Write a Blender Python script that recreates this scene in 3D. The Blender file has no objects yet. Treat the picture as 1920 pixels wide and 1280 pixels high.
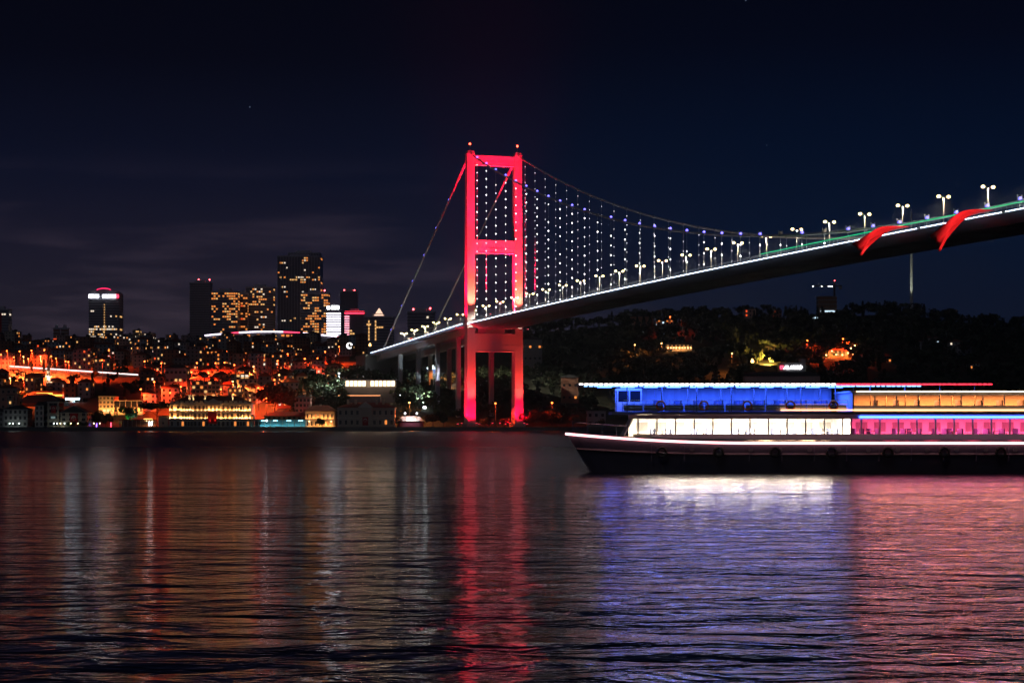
import bpy, math, random
import numpy as np
from mathutils import Vector, Matrix
R = math.radians
random.seed(7); rng = np.random.default_rng(7)
scene = bpy.context.scene
COL = scene.collection

# ------------------------------------------------------------------ camera, sky, added fill, exposure
F = 3512.0; YH = 795.0; CH = 4.07          # focal length in photo pixels, horizon row, eye height
cam_d = bpy.data.cameras.new('camera'); cam = bpy.data.objects.new('camera', cam_d); COL.objects.link(cam)
cam.location = (0, 0, CH); cam.rotation_euler = (R(90), 0, 0)
cam_d.sensor_width = 36; cam_d.lens = F / 1920 * 36
cam_d.shift_y = (YH - 640) / 1920
cam_d.clip_start = 0.5; cam_d.clip_end = 20000
scene.camera = cam
scene.view_settings.view_transform = 'Standard'; scene.view_settings.look = 'None'
scene.view_settings.gamma = 1; scene.view_settings.exposure = 0
scene.view_settings.use_curve_mapping = False
cy = scene.cycles
scene.render.engine = 'CYCLES'
cy.use_denoising = True; cy.use_adaptive_sampling = True; cy.adaptive_threshold = 0.015
try: cy.denoiser = 'OPENIMAGEDENOISE'
except Exception: pass
cy.max_bounces = 5; cy.diffuse_bounces = 2; cy.glossy_bounces = 3; cy.transmission_bounces = 4
cy.transparent_max_bounces = 12; cy.volume_bounces = 0
cy.sample_clamp_indirect = 4; cy.sample_clamp_direct = 0
cy.caustics_reflective = False; cy.caustics_refractive = False
cy.use_light_tree = True

W = bpy.data.worlds.new('World'); scene.world = W; W.use_nodes = True
def world_nodes():
    nt = W.node_tree; N = nt.nodes; L = nt.links
    N.clear()
    out = N.new('ShaderNodeOutputWorld'); bg = N.new('ShaderNodeBackground'); add = N.new('ShaderNodeAddShader')
    sky = N.new('ShaderNodeTexSky'); sky.sky_type = 'NISHITA'; sky.sun_disc = False
    sky.sun_elevation = R(-7); sky.sun_rotation = R(200)
    bs = N.new('ShaderNodeBackground'); bs.inputs['Strength'].default_value = 0.05
    L.new(sky.outputs['Color'], bs.inputs['Color'])
    tc = N.new('ShaderNodeTexCoord'); sp = N.new('ShaderNodeSeparateXYZ')
    L.new(tc.outputs['Generated'], sp.inputs[0])
    # light pollution over the town: brighter and warmer low down, navy above
    def ramp(stops):
        r = N.new('ShaderNodeValToRGB'); e = r.color_ramp.elements
        e[0].position = stops[0][0]; e[0].color = (*stops[0][1], 1)
        e[1].position = stops[1][0]; e[1].color = (*stops[1][1], 1)
        for p, c in stops[2:]:
            k = e.new(p); k.color = (*c, 1)
        L.new(sp.outputs['Z'], r.inputs['Fac']); return r
    town = ramp([(0.0, (.026, .0215, .030)), (0.045, (.0225, .0185, .030)), (0.085, (.0130, .0120, .0260)),
                 (0.13, (.0040, .0060, .0190)), (0.19, (.0016, .0022, .0072)), (0.26, (.0009, .0012, .0042)), (0.6, (.0007, .0010, .0034))])
    sea = ramp([(0.0, (.0085, .0095, .0190)), (0.05, (.0055, .0090, .0240)), (0.10, (.0024, .0078, .0265)),
                (0.15, (.0012, .0050, .0190)), (0.20, (.0010, .0022, .0085)), (0.26, (.0008, .0013, .0046)), (0.6, (.0007, .0010, .0034))])
    mr = N.new('ShaderNodeMapRange'); mr.interpolation_type = 'SMOOTHSTEP'
    mr.inputs['From Min'].default_value = -0.16; mr.inputs['From Max'].default_value = 0.17
    L.new(sp.outputs['X'], mr.inputs['Value'])
    mx = N.new('ShaderNodeMix'); mx.data_type = 'RGBA'
    L.new(mr.outputs['Result'], mx.inputs['Factor']); L.new(town.outputs['Color'], mx.inputs['A']); L.new(sea.outputs['Color'], mx.inputs['B'])
    # thin cloud bands lit from below
    mp = N.new('ShaderNodeMapping'); mp.inputs['Scale'].default_value = (5, 5, 34)
    L.new(tc.outputs['Generated'], mp.inputs['Vector'])
    nz = N.new('ShaderNodeTexNoise'); nz.inputs['Scale'].default_value = 1.6; nz.inputs['Detail'].default_value = 5; nz.inputs['Roughness'].default_value = .55
    L.new(mp.outputs['Vector'], nz.inputs['Vector'])
    cr = N.new('ShaderNodeMapRange'); cr.interpolation_type = 'SMOOTHSTEP'
    cr.inputs['From Min'].default_value = .46; cr.inputs['From Max'].default_value = .74; cr.inputs['To Max'].default_value = 1.0
    L.new(nz.outputs['Fac'], cr.inputs['Value'])
    band = N.new('ShaderNodeMapRange'); band.interpolation_type = 'SMOOTHSTEP'
    band.inputs['From Min'].default_value = .15; band.inputs['From Max'].default_value = .06
    L.new(sp.outputs['Z'], band.inputs['Value'])
    m1 = N.new('ShaderNodeMath'); m1.operation = 'MULTIPLY'
    L.new(cr.outputs['Result'], m1.inputs[0]); L.new(band.outputs['Result'], m1.inputs[1])
    cl = N.new('ShaderNodeMix'); cl.data_type = 'RGBA'; cl.blend_type = 'ADD'; cl.inputs['B'].default_value = (.032, .0215, .029, 1)
    inv = N.new('ShaderNodeMath'); inv.operation = 'SUBTRACT'; inv.inputs[0].default_value = 1.0
    L.new(mr.outputs['Result'], inv.inputs[1])
    m2 = N.new('ShaderNodeMath'); m2.operation = 'MULTIPLY'
    L.new(m1.outputs[0], m2.inputs[0]); L.new(inv.outputs[0], m2.inputs[1])
    L.new(m2.outputs[0], cl.inputs['Factor']); L.new(mx.outputs['Result'], cl.inputs['A'])
    # a few faint stars
    vo = N.new('ShaderNodeTexVoronoi'); vo.inputs['Scale'].default_value = 42
    L.new(tc.outputs['Generated'], vo.inputs['Vector'])
    st = N.new('ShaderNodeMath'); st.operation = 'LESS_THAN'; st.inputs[1].default_value = .014
    L.new(vo.outputs['Distance'], st.inputs[0])
    up = N.new('ShaderNodeMath'); up.operation = 'GREATER_THAN'; up.inputs[1].default_value = .10
    L.new(sp.outputs['Z'], up.inputs[0])
    ms = N.new('ShaderNodeMath'); ms.operation = 'MULTIPLY'; L.new(st.outputs[0], ms.inputs[0]); L.new(up.outputs[0], ms.inputs[1])
    sc = N.new('ShaderNodeMix'); sc.data_type = 'RGBA'; sc.blend_type = 'ADD'; sc.inputs['B'].default_value = (.10, .13, .2, 1)
    L.new(ms.outputs[0], sc.inputs['Factor']); L.new(cl.outputs['Result'], sc.inputs['A'])
    L.new(sc.outputs['Result'], bg.inputs['Color']); bg.inputs['Strength'].default_value = 1.0
    L.new(bg.outputs[0], add.inputs[0]); L.new(bs.outputs[0], add.inputs[1]); L.new(add.outputs[0], out.inputs['Surface'])
world_nodes()
sun_d = bpy.data.lights.new('added_cool_fill', 'SUN'); sun_d.energy = 0.07; sun_d.angle = R(10); sun_d.color = (.75, .82, 1)  # dim cool fill added so unlit walls and trees show faintly
sun = bpy.data.objects.new('added_cool_fill', sun_d); COL.objects.link(sun); sun.rotation_euler = (R(48), 0, R(-20))

# ------------------------------------------------------------------ helpers
def at(px, py, y):
    """the point that photo pixel (px, py) shows when it stands y metres away"""
    return Vector(((px - 960) * y / F, y, CH + (YH - py) * y / F))
class MB:
    def __init__(s): s.v = []; s.f = []
    def box(s, x0, x1, y0, y1, z0, z1):
        n = len(s.v)
        s.v += [(x0,y0,z0),(x1,y0,z0),(x1,y1,z0),(x0,y1,z0),(x0,y0,z1),(x1,y0,z1),(x1,y1,z1),(x0,y1,z1)]
        s.f += [(n,n+3,n+2,n+1),(n+4,n+5,n+6,n+7),(n,n+1,n+5,n+4),(n+1,n+2,n+6,n+5),(n+2,n+3,n+7,n+6),(n+3,n,n+4,n+7)]
        return s
    def cbox(s, c, sx, sy, sz): return s.box(c[0]-sx/2, c[0]+sx/2, c[1]-sy/2, c[1]+sy/2, c[2]-sz/2, c[2]+sz/2)
    def poly(s, pts):
        n = len(s.v); s.v += [tuple(p) for p in pts]; s.f.append(tuple(range(n, n+len(pts)))); return s
    def loft(s, rings, cap=True, closed=True):
        n0 = len(s.v); k = len(rings[0])
        for r in rings: s.v += [tuple(p) for p in r]
        for i in range(len(rings)-1):
            for j in range(k if closed else k-1):
                a = n0+i*k+j; b = n0+i*k+(j+1) % k
                s.f.append((a, b, b+k, a+k))
        if cap and closed:
            s.f.append(tuple(n0+j for j in range(k))[::-1]); s.f.append(tuple(n0+(len(rings)-1)*k+j for j in range(k)))
        return s
    def tube(s, pts, rad, n=6):
        pts = [Vector(p) for p in pts]; rings = []
        if not hasattr(rad, '__len__'): rad = [rad]*len(pts)
        for i, p in enumerate(pts):
            t = (pts[min(i+1, len(pts)-1)] - pts[max(i-1, 0)]).normalized()
            u = t.cross(Vector((0,0,1)))
            if u.length < .05: u = t.cross(Vector((0,1,0)))
            u.normalize(); w = t.cross(u)
            rings.append([p + (u*math.cos(2*math.pi*j/n) + w*math.sin(2*math.pi*j/n))*rad[i] for j in range(n)])
        return s.loft(rings)
    def ball(s, c, r, seg=8, rings=5, sz=1.0):
        rr = [[(c[0]+r*math.sin(math.pi*i/rings)*math.cos(2*math.pi*j/seg), c[1]+r*math.sin(math.pi*i/rings)*math.sin(2*math.pi*j/seg),
                c[2]+sz*r*math.cos(math.pi*i/rings)) for j in range(seg)] for i in range(1, rings)]
        n0 = len(s.v); s.loft(rr, cap=False)
        n = len(s.v); s.v += [(c[0],c[1],c[2]+sz*r),(c[0],c[1],c[2]-sz*r)]
        last = n0+(rings-2)*seg
        for j in range(seg):
            s.f.append((n, n0+j, n0+(j+1) % seg)); s.f.append((n+1, last+(j+1) % seg, last+j))
        return s
    def mesh(s, name, m):
        me = bpy.data.meshes.new(name); me.from_pydata([tuple(p) for p in s.v], [], s.f); me.materials.append(m); me.update(); return me
    def build(s, name, m, parent=None, smooth=False, **kw):
        o = bpy.data.objects.new(name, s.mesh(name, m)); COL.objects.link(o)
        if parent is not None: o.parent = parent
        if smooth:
            o.data.polygons.foreach_set('use_smooth', [True]*len(o.data.polygons))
        for k, v in kw.items(): o[k] = v
        return o
def inst(name, me, parent=None, loc=(0,0,0), rz=0, **kw):
    o = bpy.data.objects.new(name, me); COL.objects.link(o); o.location = loc; o.rotation_euler = (0,0,rz)
    if parent is not None: o.parent = parent
    for k, v in kw.items(): o[k] = v
    return o
def thing(name, label, cat, loc=(0,0,0), rz=0, group=None):
    o = bpy.data.objects.new(name, None); COL.objects.link(o); o.empty_display_size = .5
    o.location = loc; o.rotation_euler = (0,0,rz); o['label'] = label; o['category'] = cat
    if group: o['group'] = group
    return o
def tag(o, label, cat, group=None):
    o['label'] = label; o['category'] = cat
    if group: o['group'] = group
    return o
def light(kind, parent, loc, aim, power, color, size=.5, spot=None, blend=.6, name='light', sizey=None):
    if kind == 'POINT':                                 # shielded lamp: throws its light down (facade lamps: at their wall)
        kind = 'SPOT'; blend = .35
        if name == 'facade_light': aim = (loc[0], 0, loc[2]+4); spot = 125
        elif name == 'tent_floodlight': aim = (loc[0], 1, 3); spot = 100
        elif name == 'garden_spot_light': aim = (loc[0], 6, loc[2]+4); spot = 130
        else: aim = (loc[0], loc[1]+.01, loc[2]-5); spot = 156
    d = bpy.data.lights.new(name, kind); d.energy = power; d.color = color
    if kind == 'AREA':
        d.shape = 'RECTANGLE'; d.size = size; d.size_y = sizey or size
        if spot: d.spread = R(spot)
    else:
        d.shadow_soft_size = size
    if kind == 'SPOT': d.spot_size = R(spot); d.spot_blend = blend
    o = bpy.data.objects.new(name, d); COL.objects.link(o); o.location = loc
    if aim is not None:
        o.rotation_euler = (Vector(aim) - Vector(loc)).to_track_quat('-Z', 'Y').to_euler()
    if parent is not None: o.parent = parent
    return o
MATS = {}
def mat(name, col, rough=.7, metal=0.0, emit=None, strength=0, var=.22, scale=.6, spec=.4, bump=0.0):
    """procedural surface: base colour broken up by two scales of noise"""
    if name in MATS: return MATS[name]
    m = bpy.data.materials.new(name); m.use_nodes = True; nt = m.node_tree; b = nt.nodes['Principled BSDF']
    b.inputs['Roughness'].default_value = rough; b.inputs['Metallic'].default_value = metal
    b.inputs['Specular IOR Level'].default_value = spec
    if emit is not None:
        b.inputs['Emission Color'].default_value = (*emit, 1); b.inputs['Emission Strength'].default_value = strength
    if var > 0 and emit is None:
        tc = nt.nodes.new('ShaderNodeTexCoord'); nz = nt.nodes.new('ShaderNodeTexNoise')
        nz.inputs['Scale'].default_value = scale; nz.inputs['Detail'].default_value = 6; nz.inputs['Roughness'].default_value = .65
        nt.links.new(tc.outputs['Object'], nz.inputs['Vector'])
        mx = nt.nodes.new('ShaderNodeMix'); mx.data_type = 'RGBA'
        mx.inputs['A'].default_value = (*[c*(1-var) for c in col], 1); mx.inputs['B'].default_value = (*[min(1, c*(1+var)) for c in col], 1)
        nt.links.new(nz.outputs['Fac'], mx.inputs['Factor']); nt.links.new(mx.outputs['Result'], b.inputs['Base Color'])
        if bump:
            bp = nt.nodes.new('ShaderNodeBump'); bp.inputs['Strength'].default_value = bump
            nt.links.new(nz.outputs['Fac'], bp.inputs['Height']); nt.links.new(bp.outputs[0], b.inputs['Normal'])
    else:
        b.inputs['Base Color'].default_value = (*col, 1)
    MATS[name] = m; return m
def glow(name, col, s): return mat(name, (.02,.02,.02), .5, emit=col, strength=s)
def glass(name, tint=(.8,.9,1), refl=.12):
    if name in MATS: return MATS[name]
    m = bpy.data.materials.new(name); m.use_nodes = True; nt = m.node_tree; nt.nodes.clear()
    o = nt.nodes.new('ShaderNodeOutputMaterial'); t = nt.nodes.new('ShaderNodeBsdfTransparent'); g = nt.nodes.new('ShaderNodeBsdfGlossy')
    t.inputs['Color'].default_value = (*tint, 1); g.inputs['Roughness'].default_value = .05
    mx = nt.nodes.new('ShaderNodeMixShader'); fr = nt.nodes.new('ShaderNodeFresnel'); fr.inputs['IOR'].default_value = 1.5
    nt.links.new(fr.outputs[0], mx.inputs[0]); nt.links.new(t.outputs[0], mx.inputs[1]); nt.links.new(g.outputs[0], mx.inputs[2])
    nt.links.new(mx.outputs[0], o.inputs['Surface']); MATS[name] = m; return m
ORD = ['first','second','third','fourth','fifth','sixth','seventh','eighth','ninth','tenth','eleventh','twelfth','thirteenth','fourteenth',
       'fifteenth','sixteenth','seventeenth','eighteenth','nineteenth','twentieth']
def ordinal(i):
    if i < 20: return ORD[i]
    tens = {2:'twenty',3:'thirty',4:'forty',5:'fifty',6:'sixty',7:'seventy'}
    t, u = divmod(i+1, 10)
    if u == 0: return {2:'twentieth',3:'thirtieth',4:'fortieth',5:'fiftieth',6:'sixtieth',7:'seventieth'}[t]
    return tens[t] + '-' + ORD[u-1]

# ------------------------------------------------------------------ terrain
RT = [(-400,655,2300,.62),(0,652,2300,.62),(330,656,2300,.62),(600,655,2200,.62),(700,662,2000,.62),(800,655,1850,.66),(900,640,1800,.74),
      (1000,622,1700,.82),(1080,618,1700,.85),(1200,601,1700,.85),(1300,597,1700,.85),(1450,597,1700,.85),(1620,592,1700,.85),(1700,593,1700,.85),
      (1800,601,1700,.85),(1920,618,1700,.85),(2300,650,1700,.85)]
RTA = np.array(RT, float)
def ground(X, Y):
    px = 960 + F*X/Y
    yr = np.interp(px, RTA[:,0], RTA[:,1]); zr = np.interp(px, RTA[:,0], RTA[:,2]); e = np.interp(px, RTA[:,0], RTA[:,3])
    H = CH + (YH - yr)*zr/F
    s = np.clip((Y - 1126)/(zr - 1126), 0, None)
    g = np.where(s < 1, np.power(np.minimum(s, 1), e), 1 - .12*(np.minimum(s, 6) - 1))
    n = 1.6*np.sin(X*.043 + 1.3*np.sin(Y*.021)) + 1.1*np.sin(Y*.05 + X*.017)
    return 2.3 + (H - 2.3)*g + n*np.clip(s*6, 0, 1)
def gz(X, Y): return float(ground(np.array(X, float), np.array(Y, float)))
def hit(px, py, y0=1128, y1=2600):
    """where the sight line through a photo pixel meets the hillside"""
    y = y0
    while y < y1:
        p = at(px, py, y)
        if p.z <= gz(p.x, y): return p
        y += 4
    return at(px, py, y1)

def water_material():
    m = bpy.data.materials.new('strait_water'); m.use_nodes = True; nt = m.node_tree; N = nt.nodes; L = nt.links
    b = N['Principled BSDF']; b.inputs['Base Color'].default_value = (.004, .007, .012, 1)
    sy = N.new('ShaderNodeSeparateXYZ'); tc0 = N.new('ShaderNodeTexCoord'); L.new(tc0.outputs['Object'], sy.inputs[0]); rr = N.new('ShaderNodeMapRange'); rr.interpolation_type = 'SMOOTHSTEP'
    for k_, v_ in (('From Min', 15), ('From Max', 420), ('To Min', .06), ('To Max', .30)): rr.inputs[k_].default_value = v_      # calm by our shore, wind-ruffled in mid-stream
    L.new(sy.outputs['Y'], rr.inputs['Value']); L.new(rr.outputs['Result'], b.inputs['Roughness']); b.inputs['IOR'].default_value = 1.33; b.inputs['Specular IOR Level'].default_value = .5
    tc = N.new('ShaderNodeTexCoord')
    def wave(scale, sx, sy, detail, rough=.6, dist=.0):
        mp = N.new('ShaderNodeMapping'); mp.inputs['Scale'].default_value = (sx, sy, 1)
        L.new(tc.outputs['Object'], mp.inputs['Vector'])
        n = N.new('ShaderNodeTexNoise'); n.inputs['Scale'].default_value = scale; n.inputs['Detail'].default_value = detail
        n.inputs['Roughness'].default_value = rough; n.inputs['Distortion'].default_value = dist
        L.new(mp.outputs['Vector'], n.inputs['Vector']); return n
    a = wave(.72, .62, 1.0, 4, .52, .5); c = wave(.11, .5, 1.0, 2, .5, .3)
    def mul(n, k):
        q = N.new('ShaderNodeMath'); q.operation = 'MULTIPLY'; q.inputs[1].default_value = k; L.new(n.outputs['Fac'], q.inputs[0]); return q
    ad = N.new('ShaderNodeMath'); ad.operation = 'ADD'
    L.new(mul(a, .155).outputs[0], ad.inputs[0]); L.new(mul(c, .34).outputs[0], ad.inputs[1])
    bp = N.new('ShaderNodeBump'); g_ = wave(.016, .45, 1.0, 3, .55, .5); gr = N.new('ShaderNodeMapRange'); gr.inputs['From Min'].default_value = .35; gr.inputs['From Max'].default_value = .65; gr.inputs['To Min'].default_value = .55; gr.inputs['To Max'].default_value = 1.35
    L.new(g_.outputs['Fac'], gr.inputs['Value']); L.new(gr.outputs['Result'], bp.inputs['Strength']); bp.inputs['Distance'].default_value = 1.0
    L.new(ad.outputs[0], bp.inputs['Height']); L.new(bp.outputs[0], b.inputs['Normal'])
    return m
wt = MB().poly([(-7000,-600,0),(7000,-600,0),(7000,9000,0),(-7000,9000,0)]).build('water', water_material()); wt['kind'] = 'structure'

def terrain():
    pxs = np.linspace(-420, 2320, 150)
    ys = np.concatenate([np.linspace(1104, 1130, 6), np.linspace(1138, 1500, 46), np.linspace(1512, 2400, 60), np.linspace(2440, 4200, 24)])
    P, Yg = np.meshgrid(pxs, ys); X = (P - 960)*Yg/F
    Z = ground(X, Yg)
    v = np.stack([X.ravel(), Yg.ravel(), Z.ravel()], 1); nx = len(pxs)
    f = [(i*nx+j, i*nx+j+1, (i+1)*nx+j+1, (i+1)*nx+j) for i in range(len(ys)-1) for j in range(nx-1)]
    me = bpy.data.meshes.new('hillside_ground'); me.from_pydata(v.tolist(), [], f)
    me.materials.append(mat('soil_and_grass', (.045,.05,.032), .95, var=.5, scale=.08)); me.update()
    o = bpy.data.objects.new('hillside_ground', me); COL.objects.link(o); o['kind'] = 'structure'
    me.polygons.foreach_set('use_smooth', [True]*len(me.polygons))
terrain()
q = MB().box(-430, 430, 1099, 1106, -3, 2.35).box(-430, 430, 1098.7, 1099.6, 2.05, 2.5)
for i in range(-36, 37): q.box(i*11.6-.25, i*11.6+.25, 1098.6, 1099.0, -2, 2.0)
q.build('quay', mat('quay_stone', (.22,.21,.2), .9, var=.4, scale=.25), kind='structure')
# ------------------------------------------------------------------ suspension bridge
TH = R(18.3); SPAN = 537.0; LEGW = 29.6
O_BR = Vector((-24.9, 1108.0, 0))
A_BR = Vector((math.sin(TH), -math.cos(TH), 0)); P_BR = Vector((math.cos(TH), math.sin(TH), 0))
def bw(v, t, z): return O_BR + P_BR*v + A_BR*t + Vector((0, 0, z))
def deck_z(t): return 63.3 + 5.5*(1 - ((t - SPAN)/SPAN)**2) if t >= 0 else 63.3 + t*.041
def cable_z(t): return 71.2 + (164 - 71.2)*((t - SPAN)/SPAN)**2 if t >= 0 else 164 + t*.522
steel = mat('pale_grey_steel_paint', (.50,.50,.52), .45, var=.10, scale=.12)
under = mat('weathered_deck_steel', (.44,.50,.64), .45, var=.25, scale=.15)
cable_m = mat('galvanised_cable', (.72,.73,.76), .45, var=.1)
asphalt = mat('asphalt', (.05,.05,.05), .9)
concrete = mat('weathered_concrete', (.36,.35,.33), .9, var=.25, scale=.2)
white_bulb = glow('hanger_led', (.95,.90,.95), 6); white_bulb_far = glow('hanger_led_small', (.9,.88,1), 3)
violet_bulb = glow('cable_led', (.16,.14,1), 4.5); beacon_m = glow('beacon_red', (1,.06,.03), 16)
deck_led = glow('deck_edge_led', (.66,.79,1), 10); green_led = glow('rail_led_green', (.0,.75,.28), 1.1)
lamp_warm = glow('street_lamp_led', (1,.72,.34), 9)
bridge = thing('suspension_bridge', 'red floodlit suspension bridge with tall portal tower and strings of lights', 'bridge', O_BR, TH)
def empty_part(name, parent, **kw):
    o = bpy.data.objects.new(name, None); COL.objects.link(o); o.parent = parent; o.empty_display_size = 1
    for k, v in kw.items(): o[k] = v
    return o
tower = empty_part('tower', bridge, label='portal tower lit red by floodlights')
def leg_ring(v, z):
    k = (z - 3)/161.0; wv = 2.6 - .35*k; wt = 3.5 - 1.7*k
    return [(v-wv,-wt,z),(v+wv,-wt,z),(v+wv,wt,z),(v-wv,wt,z)]
for v in (0, LEGW):
    m = MB().loft([leg_ring(v, z) for z in (2.0, 30, 60, 90, 120, 150, 163.5)])
    m.build('leg', steel, tower)
    # plate seams standing slightly proud
    s = MB()
    for z in range(14, 162, 12):
        k = (z-3)/161.0; wv = 2.63-.35*k; wt = 3.53-1.7*k
        s.box(v-wv, v+wv, -wt, wt, z, z+.22)
    s.build('plate_seam', steel, tower, kind='stuff')
    MB().loft([[(v-3.6,-5,0),(v+3.6,-5,0),(v+3.6,5,0),(v-3.6,5,0)],[(v-3.4,-4.8,4.2),(v+3.4,-4.8,4.2),(v+3.4,4.8,4.2),(v-3.4,4.8,4.2)]]).build('footing', concrete, tower)
    c = MB().loft([[(v-2.5,-2.6,163.5),(v+2.5,-2.6,163.5),(v+2.5,2.6,163.5),(v-2.5,2.6,163.5)],[(v-1.7,-2.2,165.6),(v+1.7,-2.2,165.6),(v+1.7,2.2,165.6),(v-1.7,2.2,165.6)]])
    sd = c.build('saddle_housing', steel, tower)
    MB().tube([(v,0,165.4),(v,0,169.2)], .22, 6).build('beacon_mast', steel, tower)
    MB().ball((v,0,169.7), .62).build('beacon', beacon_m, tower)
for z0, z1, dpt in ((157.2,163.0,1.7),(105.2,113.0,2.2),(47.0,57.6,2.9)):
    m = MB().box(2.4, LEGW-2.4, -dpt, dpt, z0, z1)
    bm_ = m.build('cross_beam', steel, tower)
    s = MB()
    for zz in (z0+.1, z0+(z1-z0)*.33, z1-.5): s.box(2.35, LEGW-2.35, -dpt-.12, dpt+.12, zz, zz+.4)
    for i in range(1, 6): s.box(2.4+i*4.13-.1, 2.4+i*4.13+.1, -dpt-.1, dpt+.1, z0+.5, z1-.5)
    s.build('stiffener', steel, bm_)
# deck boxes
def deck_ring(t, v0=-2.6, v1=LEGW+2.6, dep=3.0):
    z = deck_z(t)
    return [(v0,-t,z+.12),(v0,-t,z-.18),(v0+6.5,-t,z-dep),(v1-6.5,-t,z-dep),(v1,-t,z-.7),(v1,-t,z+.25)]
ts = [4.6] + [14 + 17.9*k for k in range(0, 43)]
MB().loft([deck_ring(t) for t in ts]).build('main_span_deck', under, bridge)
MB().loft([deck_ring(t, 2.9, LEGW-2.9, 2.4) for t in (-4.4, 4.5)]).build('deck_between_legs', under, bridge)
tss = [-4.5, -30, -60, -100, -140, -180, -236]
MB().loft([[(-2.6,-t,deck_z(t)+.25),(-2.6,-t,deck_z(t)-1.0),(LEGW+2.6,-t,deck_z(t)-1.0),(LEGW+2.6,-t,deck_z(t)+.25)] for t in tss]).build('side_span_deck', under, bridge)
for v in (1.2, LEGW-7.2):
    MB().loft([[(v+.6,-t,deck_z(t)-1.02),(v+1.2,-t,deck_z(t)-4.6),(v+5,-t,deck_z(t)-4.6),(v+5.6,-t,deck_z(t)-1.02)] for t in tss]).build('box_girder', steel, bridge)
for a_, b_ in ((0, len(ts)),):
    for v0, v1 in ((0.2, LEGW/2-1), (LEGW/2+1, LEGW-.2)):
        MB().loft([[(v0,-t,deck_z(t)+.26),(v1,-t,deck_z(t)+.26),(v1,-t,deck_z(t)+.32),(v0,-t,deck_z(t)+.32)] for t in ts]).build('carriageway', asphalt, bridge)
for v0, v1 in ((0.2, LEGW/2-1), (LEGW/2+1, LEGW-.2)):
    MB().loft([[(v0,-t,deck_z(t)+.26),(v1,-t,deck_z(t)+.26),(v1,-t,deck_z(t)+.32),(v0,-t,deck_z(t)+.32)] for t in tss]).build('carriageway', asphalt, bridge)
# under-deck ribs
r_ = MB()
for k in range(1, 42):
    t = 14 + 17.9*k; z = deck_z(t); r_.box(4.5, LEGW-4.5, -t-.2, -t+.2, z-3.12, z-2.9)
r_.build('underside_rib', under, bridge, kind='stuff')
# side-span columns
for t, zb in ((-38,None),(-84,None),(-130,None),(-176,None)):
    for v in (4.2, LEGW-4.2):
        p = bw(v, t, 0); zb = gz(p.x, p.y) - 3
        MB().box(v-1.25, v+1.25, -t-1.5, -t+1.5, zb, deck_z(t)-4.6).box(v-1.6, v+1.6, -t-1.9, -t+1.9, deck_z(t)-5.4, deck_z(t)-4.62).build('column', steel, bridge)
# abutment at the anchorage
pz = gz(*bw(LEGW/2, -240, 0).xy)
MB().box(-6, LEGW+6, 233, 262, pz-14, deck_z(-236)-.2).box(-6.6, LEGW+6.6, 231.6, 263, deck_z(-236)-1.9, deck_z(-236)-1.2).build('anchorage_block', concrete, bridge)
# railings: posts and two rails (too fine to pick apart)
def rail(v, trange, z0=.25):
    m = MB()
    for i in range(len(trange)-1):
        t0, t1 = trange[i], trange[i+1]
        for dz, rr in ((1.25,.06),(.75,.04)):
            m.tube([(v,-t0,deck_z(t0)+z0+dz),(v,-t1,deck_z(t1)+z0+dz)], rr, 4)
        n = 6
        for j in range(n):
            t = t0+(t1-t0)*j/n; m.box(v-.05, v+.05, -t-.05, -t+.05, deck_z(t)+z0-.05, deck_z(t)+z0+1.3)
    return m
for v in (-2.45, LEGW+2.45):
    rail(v, ts).build('railing', steel, bridge, kind='stuff'); rail(v, tss).build('railing', steel, bridge, kind='stuff')
# LED string along the parapets: one lamp every 1.5 m (uncountable at this distance)
m = MB()
t = 6.0
while t < 762:
    z = deck_z(t)+1.05; m.box(-3.3,-3.12,-t-.3,-t+.3, z-1.36, z-1.12); t += 1.5
t = -6.0
while t > -232:
    z = deck_z(t)+1.05; m.box(-3.2,-3.02,-t-.30,-t+.30, z-.6, z-.3); t -= 2.6
m.build('deck_edge_light', deck_led, bridge, kind='stuff')
m = MB(); t = 6.0
while t < 762:
    z = deck_z(t)+.95; m.box(LEGW+2.62,LEGW+2.9,-t-.3,-t+.3, z-.2, z+.2); t += 3.0
m.build('deck_edge_light', deck_led, bridge, kind='stuff')
m = MB()
gt = [396+i*14 for i in range(0, 27)]
for i in range(len(gt)-1): m.tube([(-2.45,-gt[i],deck_z(gt[i])+2.0),(-2.45,-gt[i+1],deck_z(gt[i+1])+2.0)], .14, 4)
m.build('green_rail_light', green_led, bridge)
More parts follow.
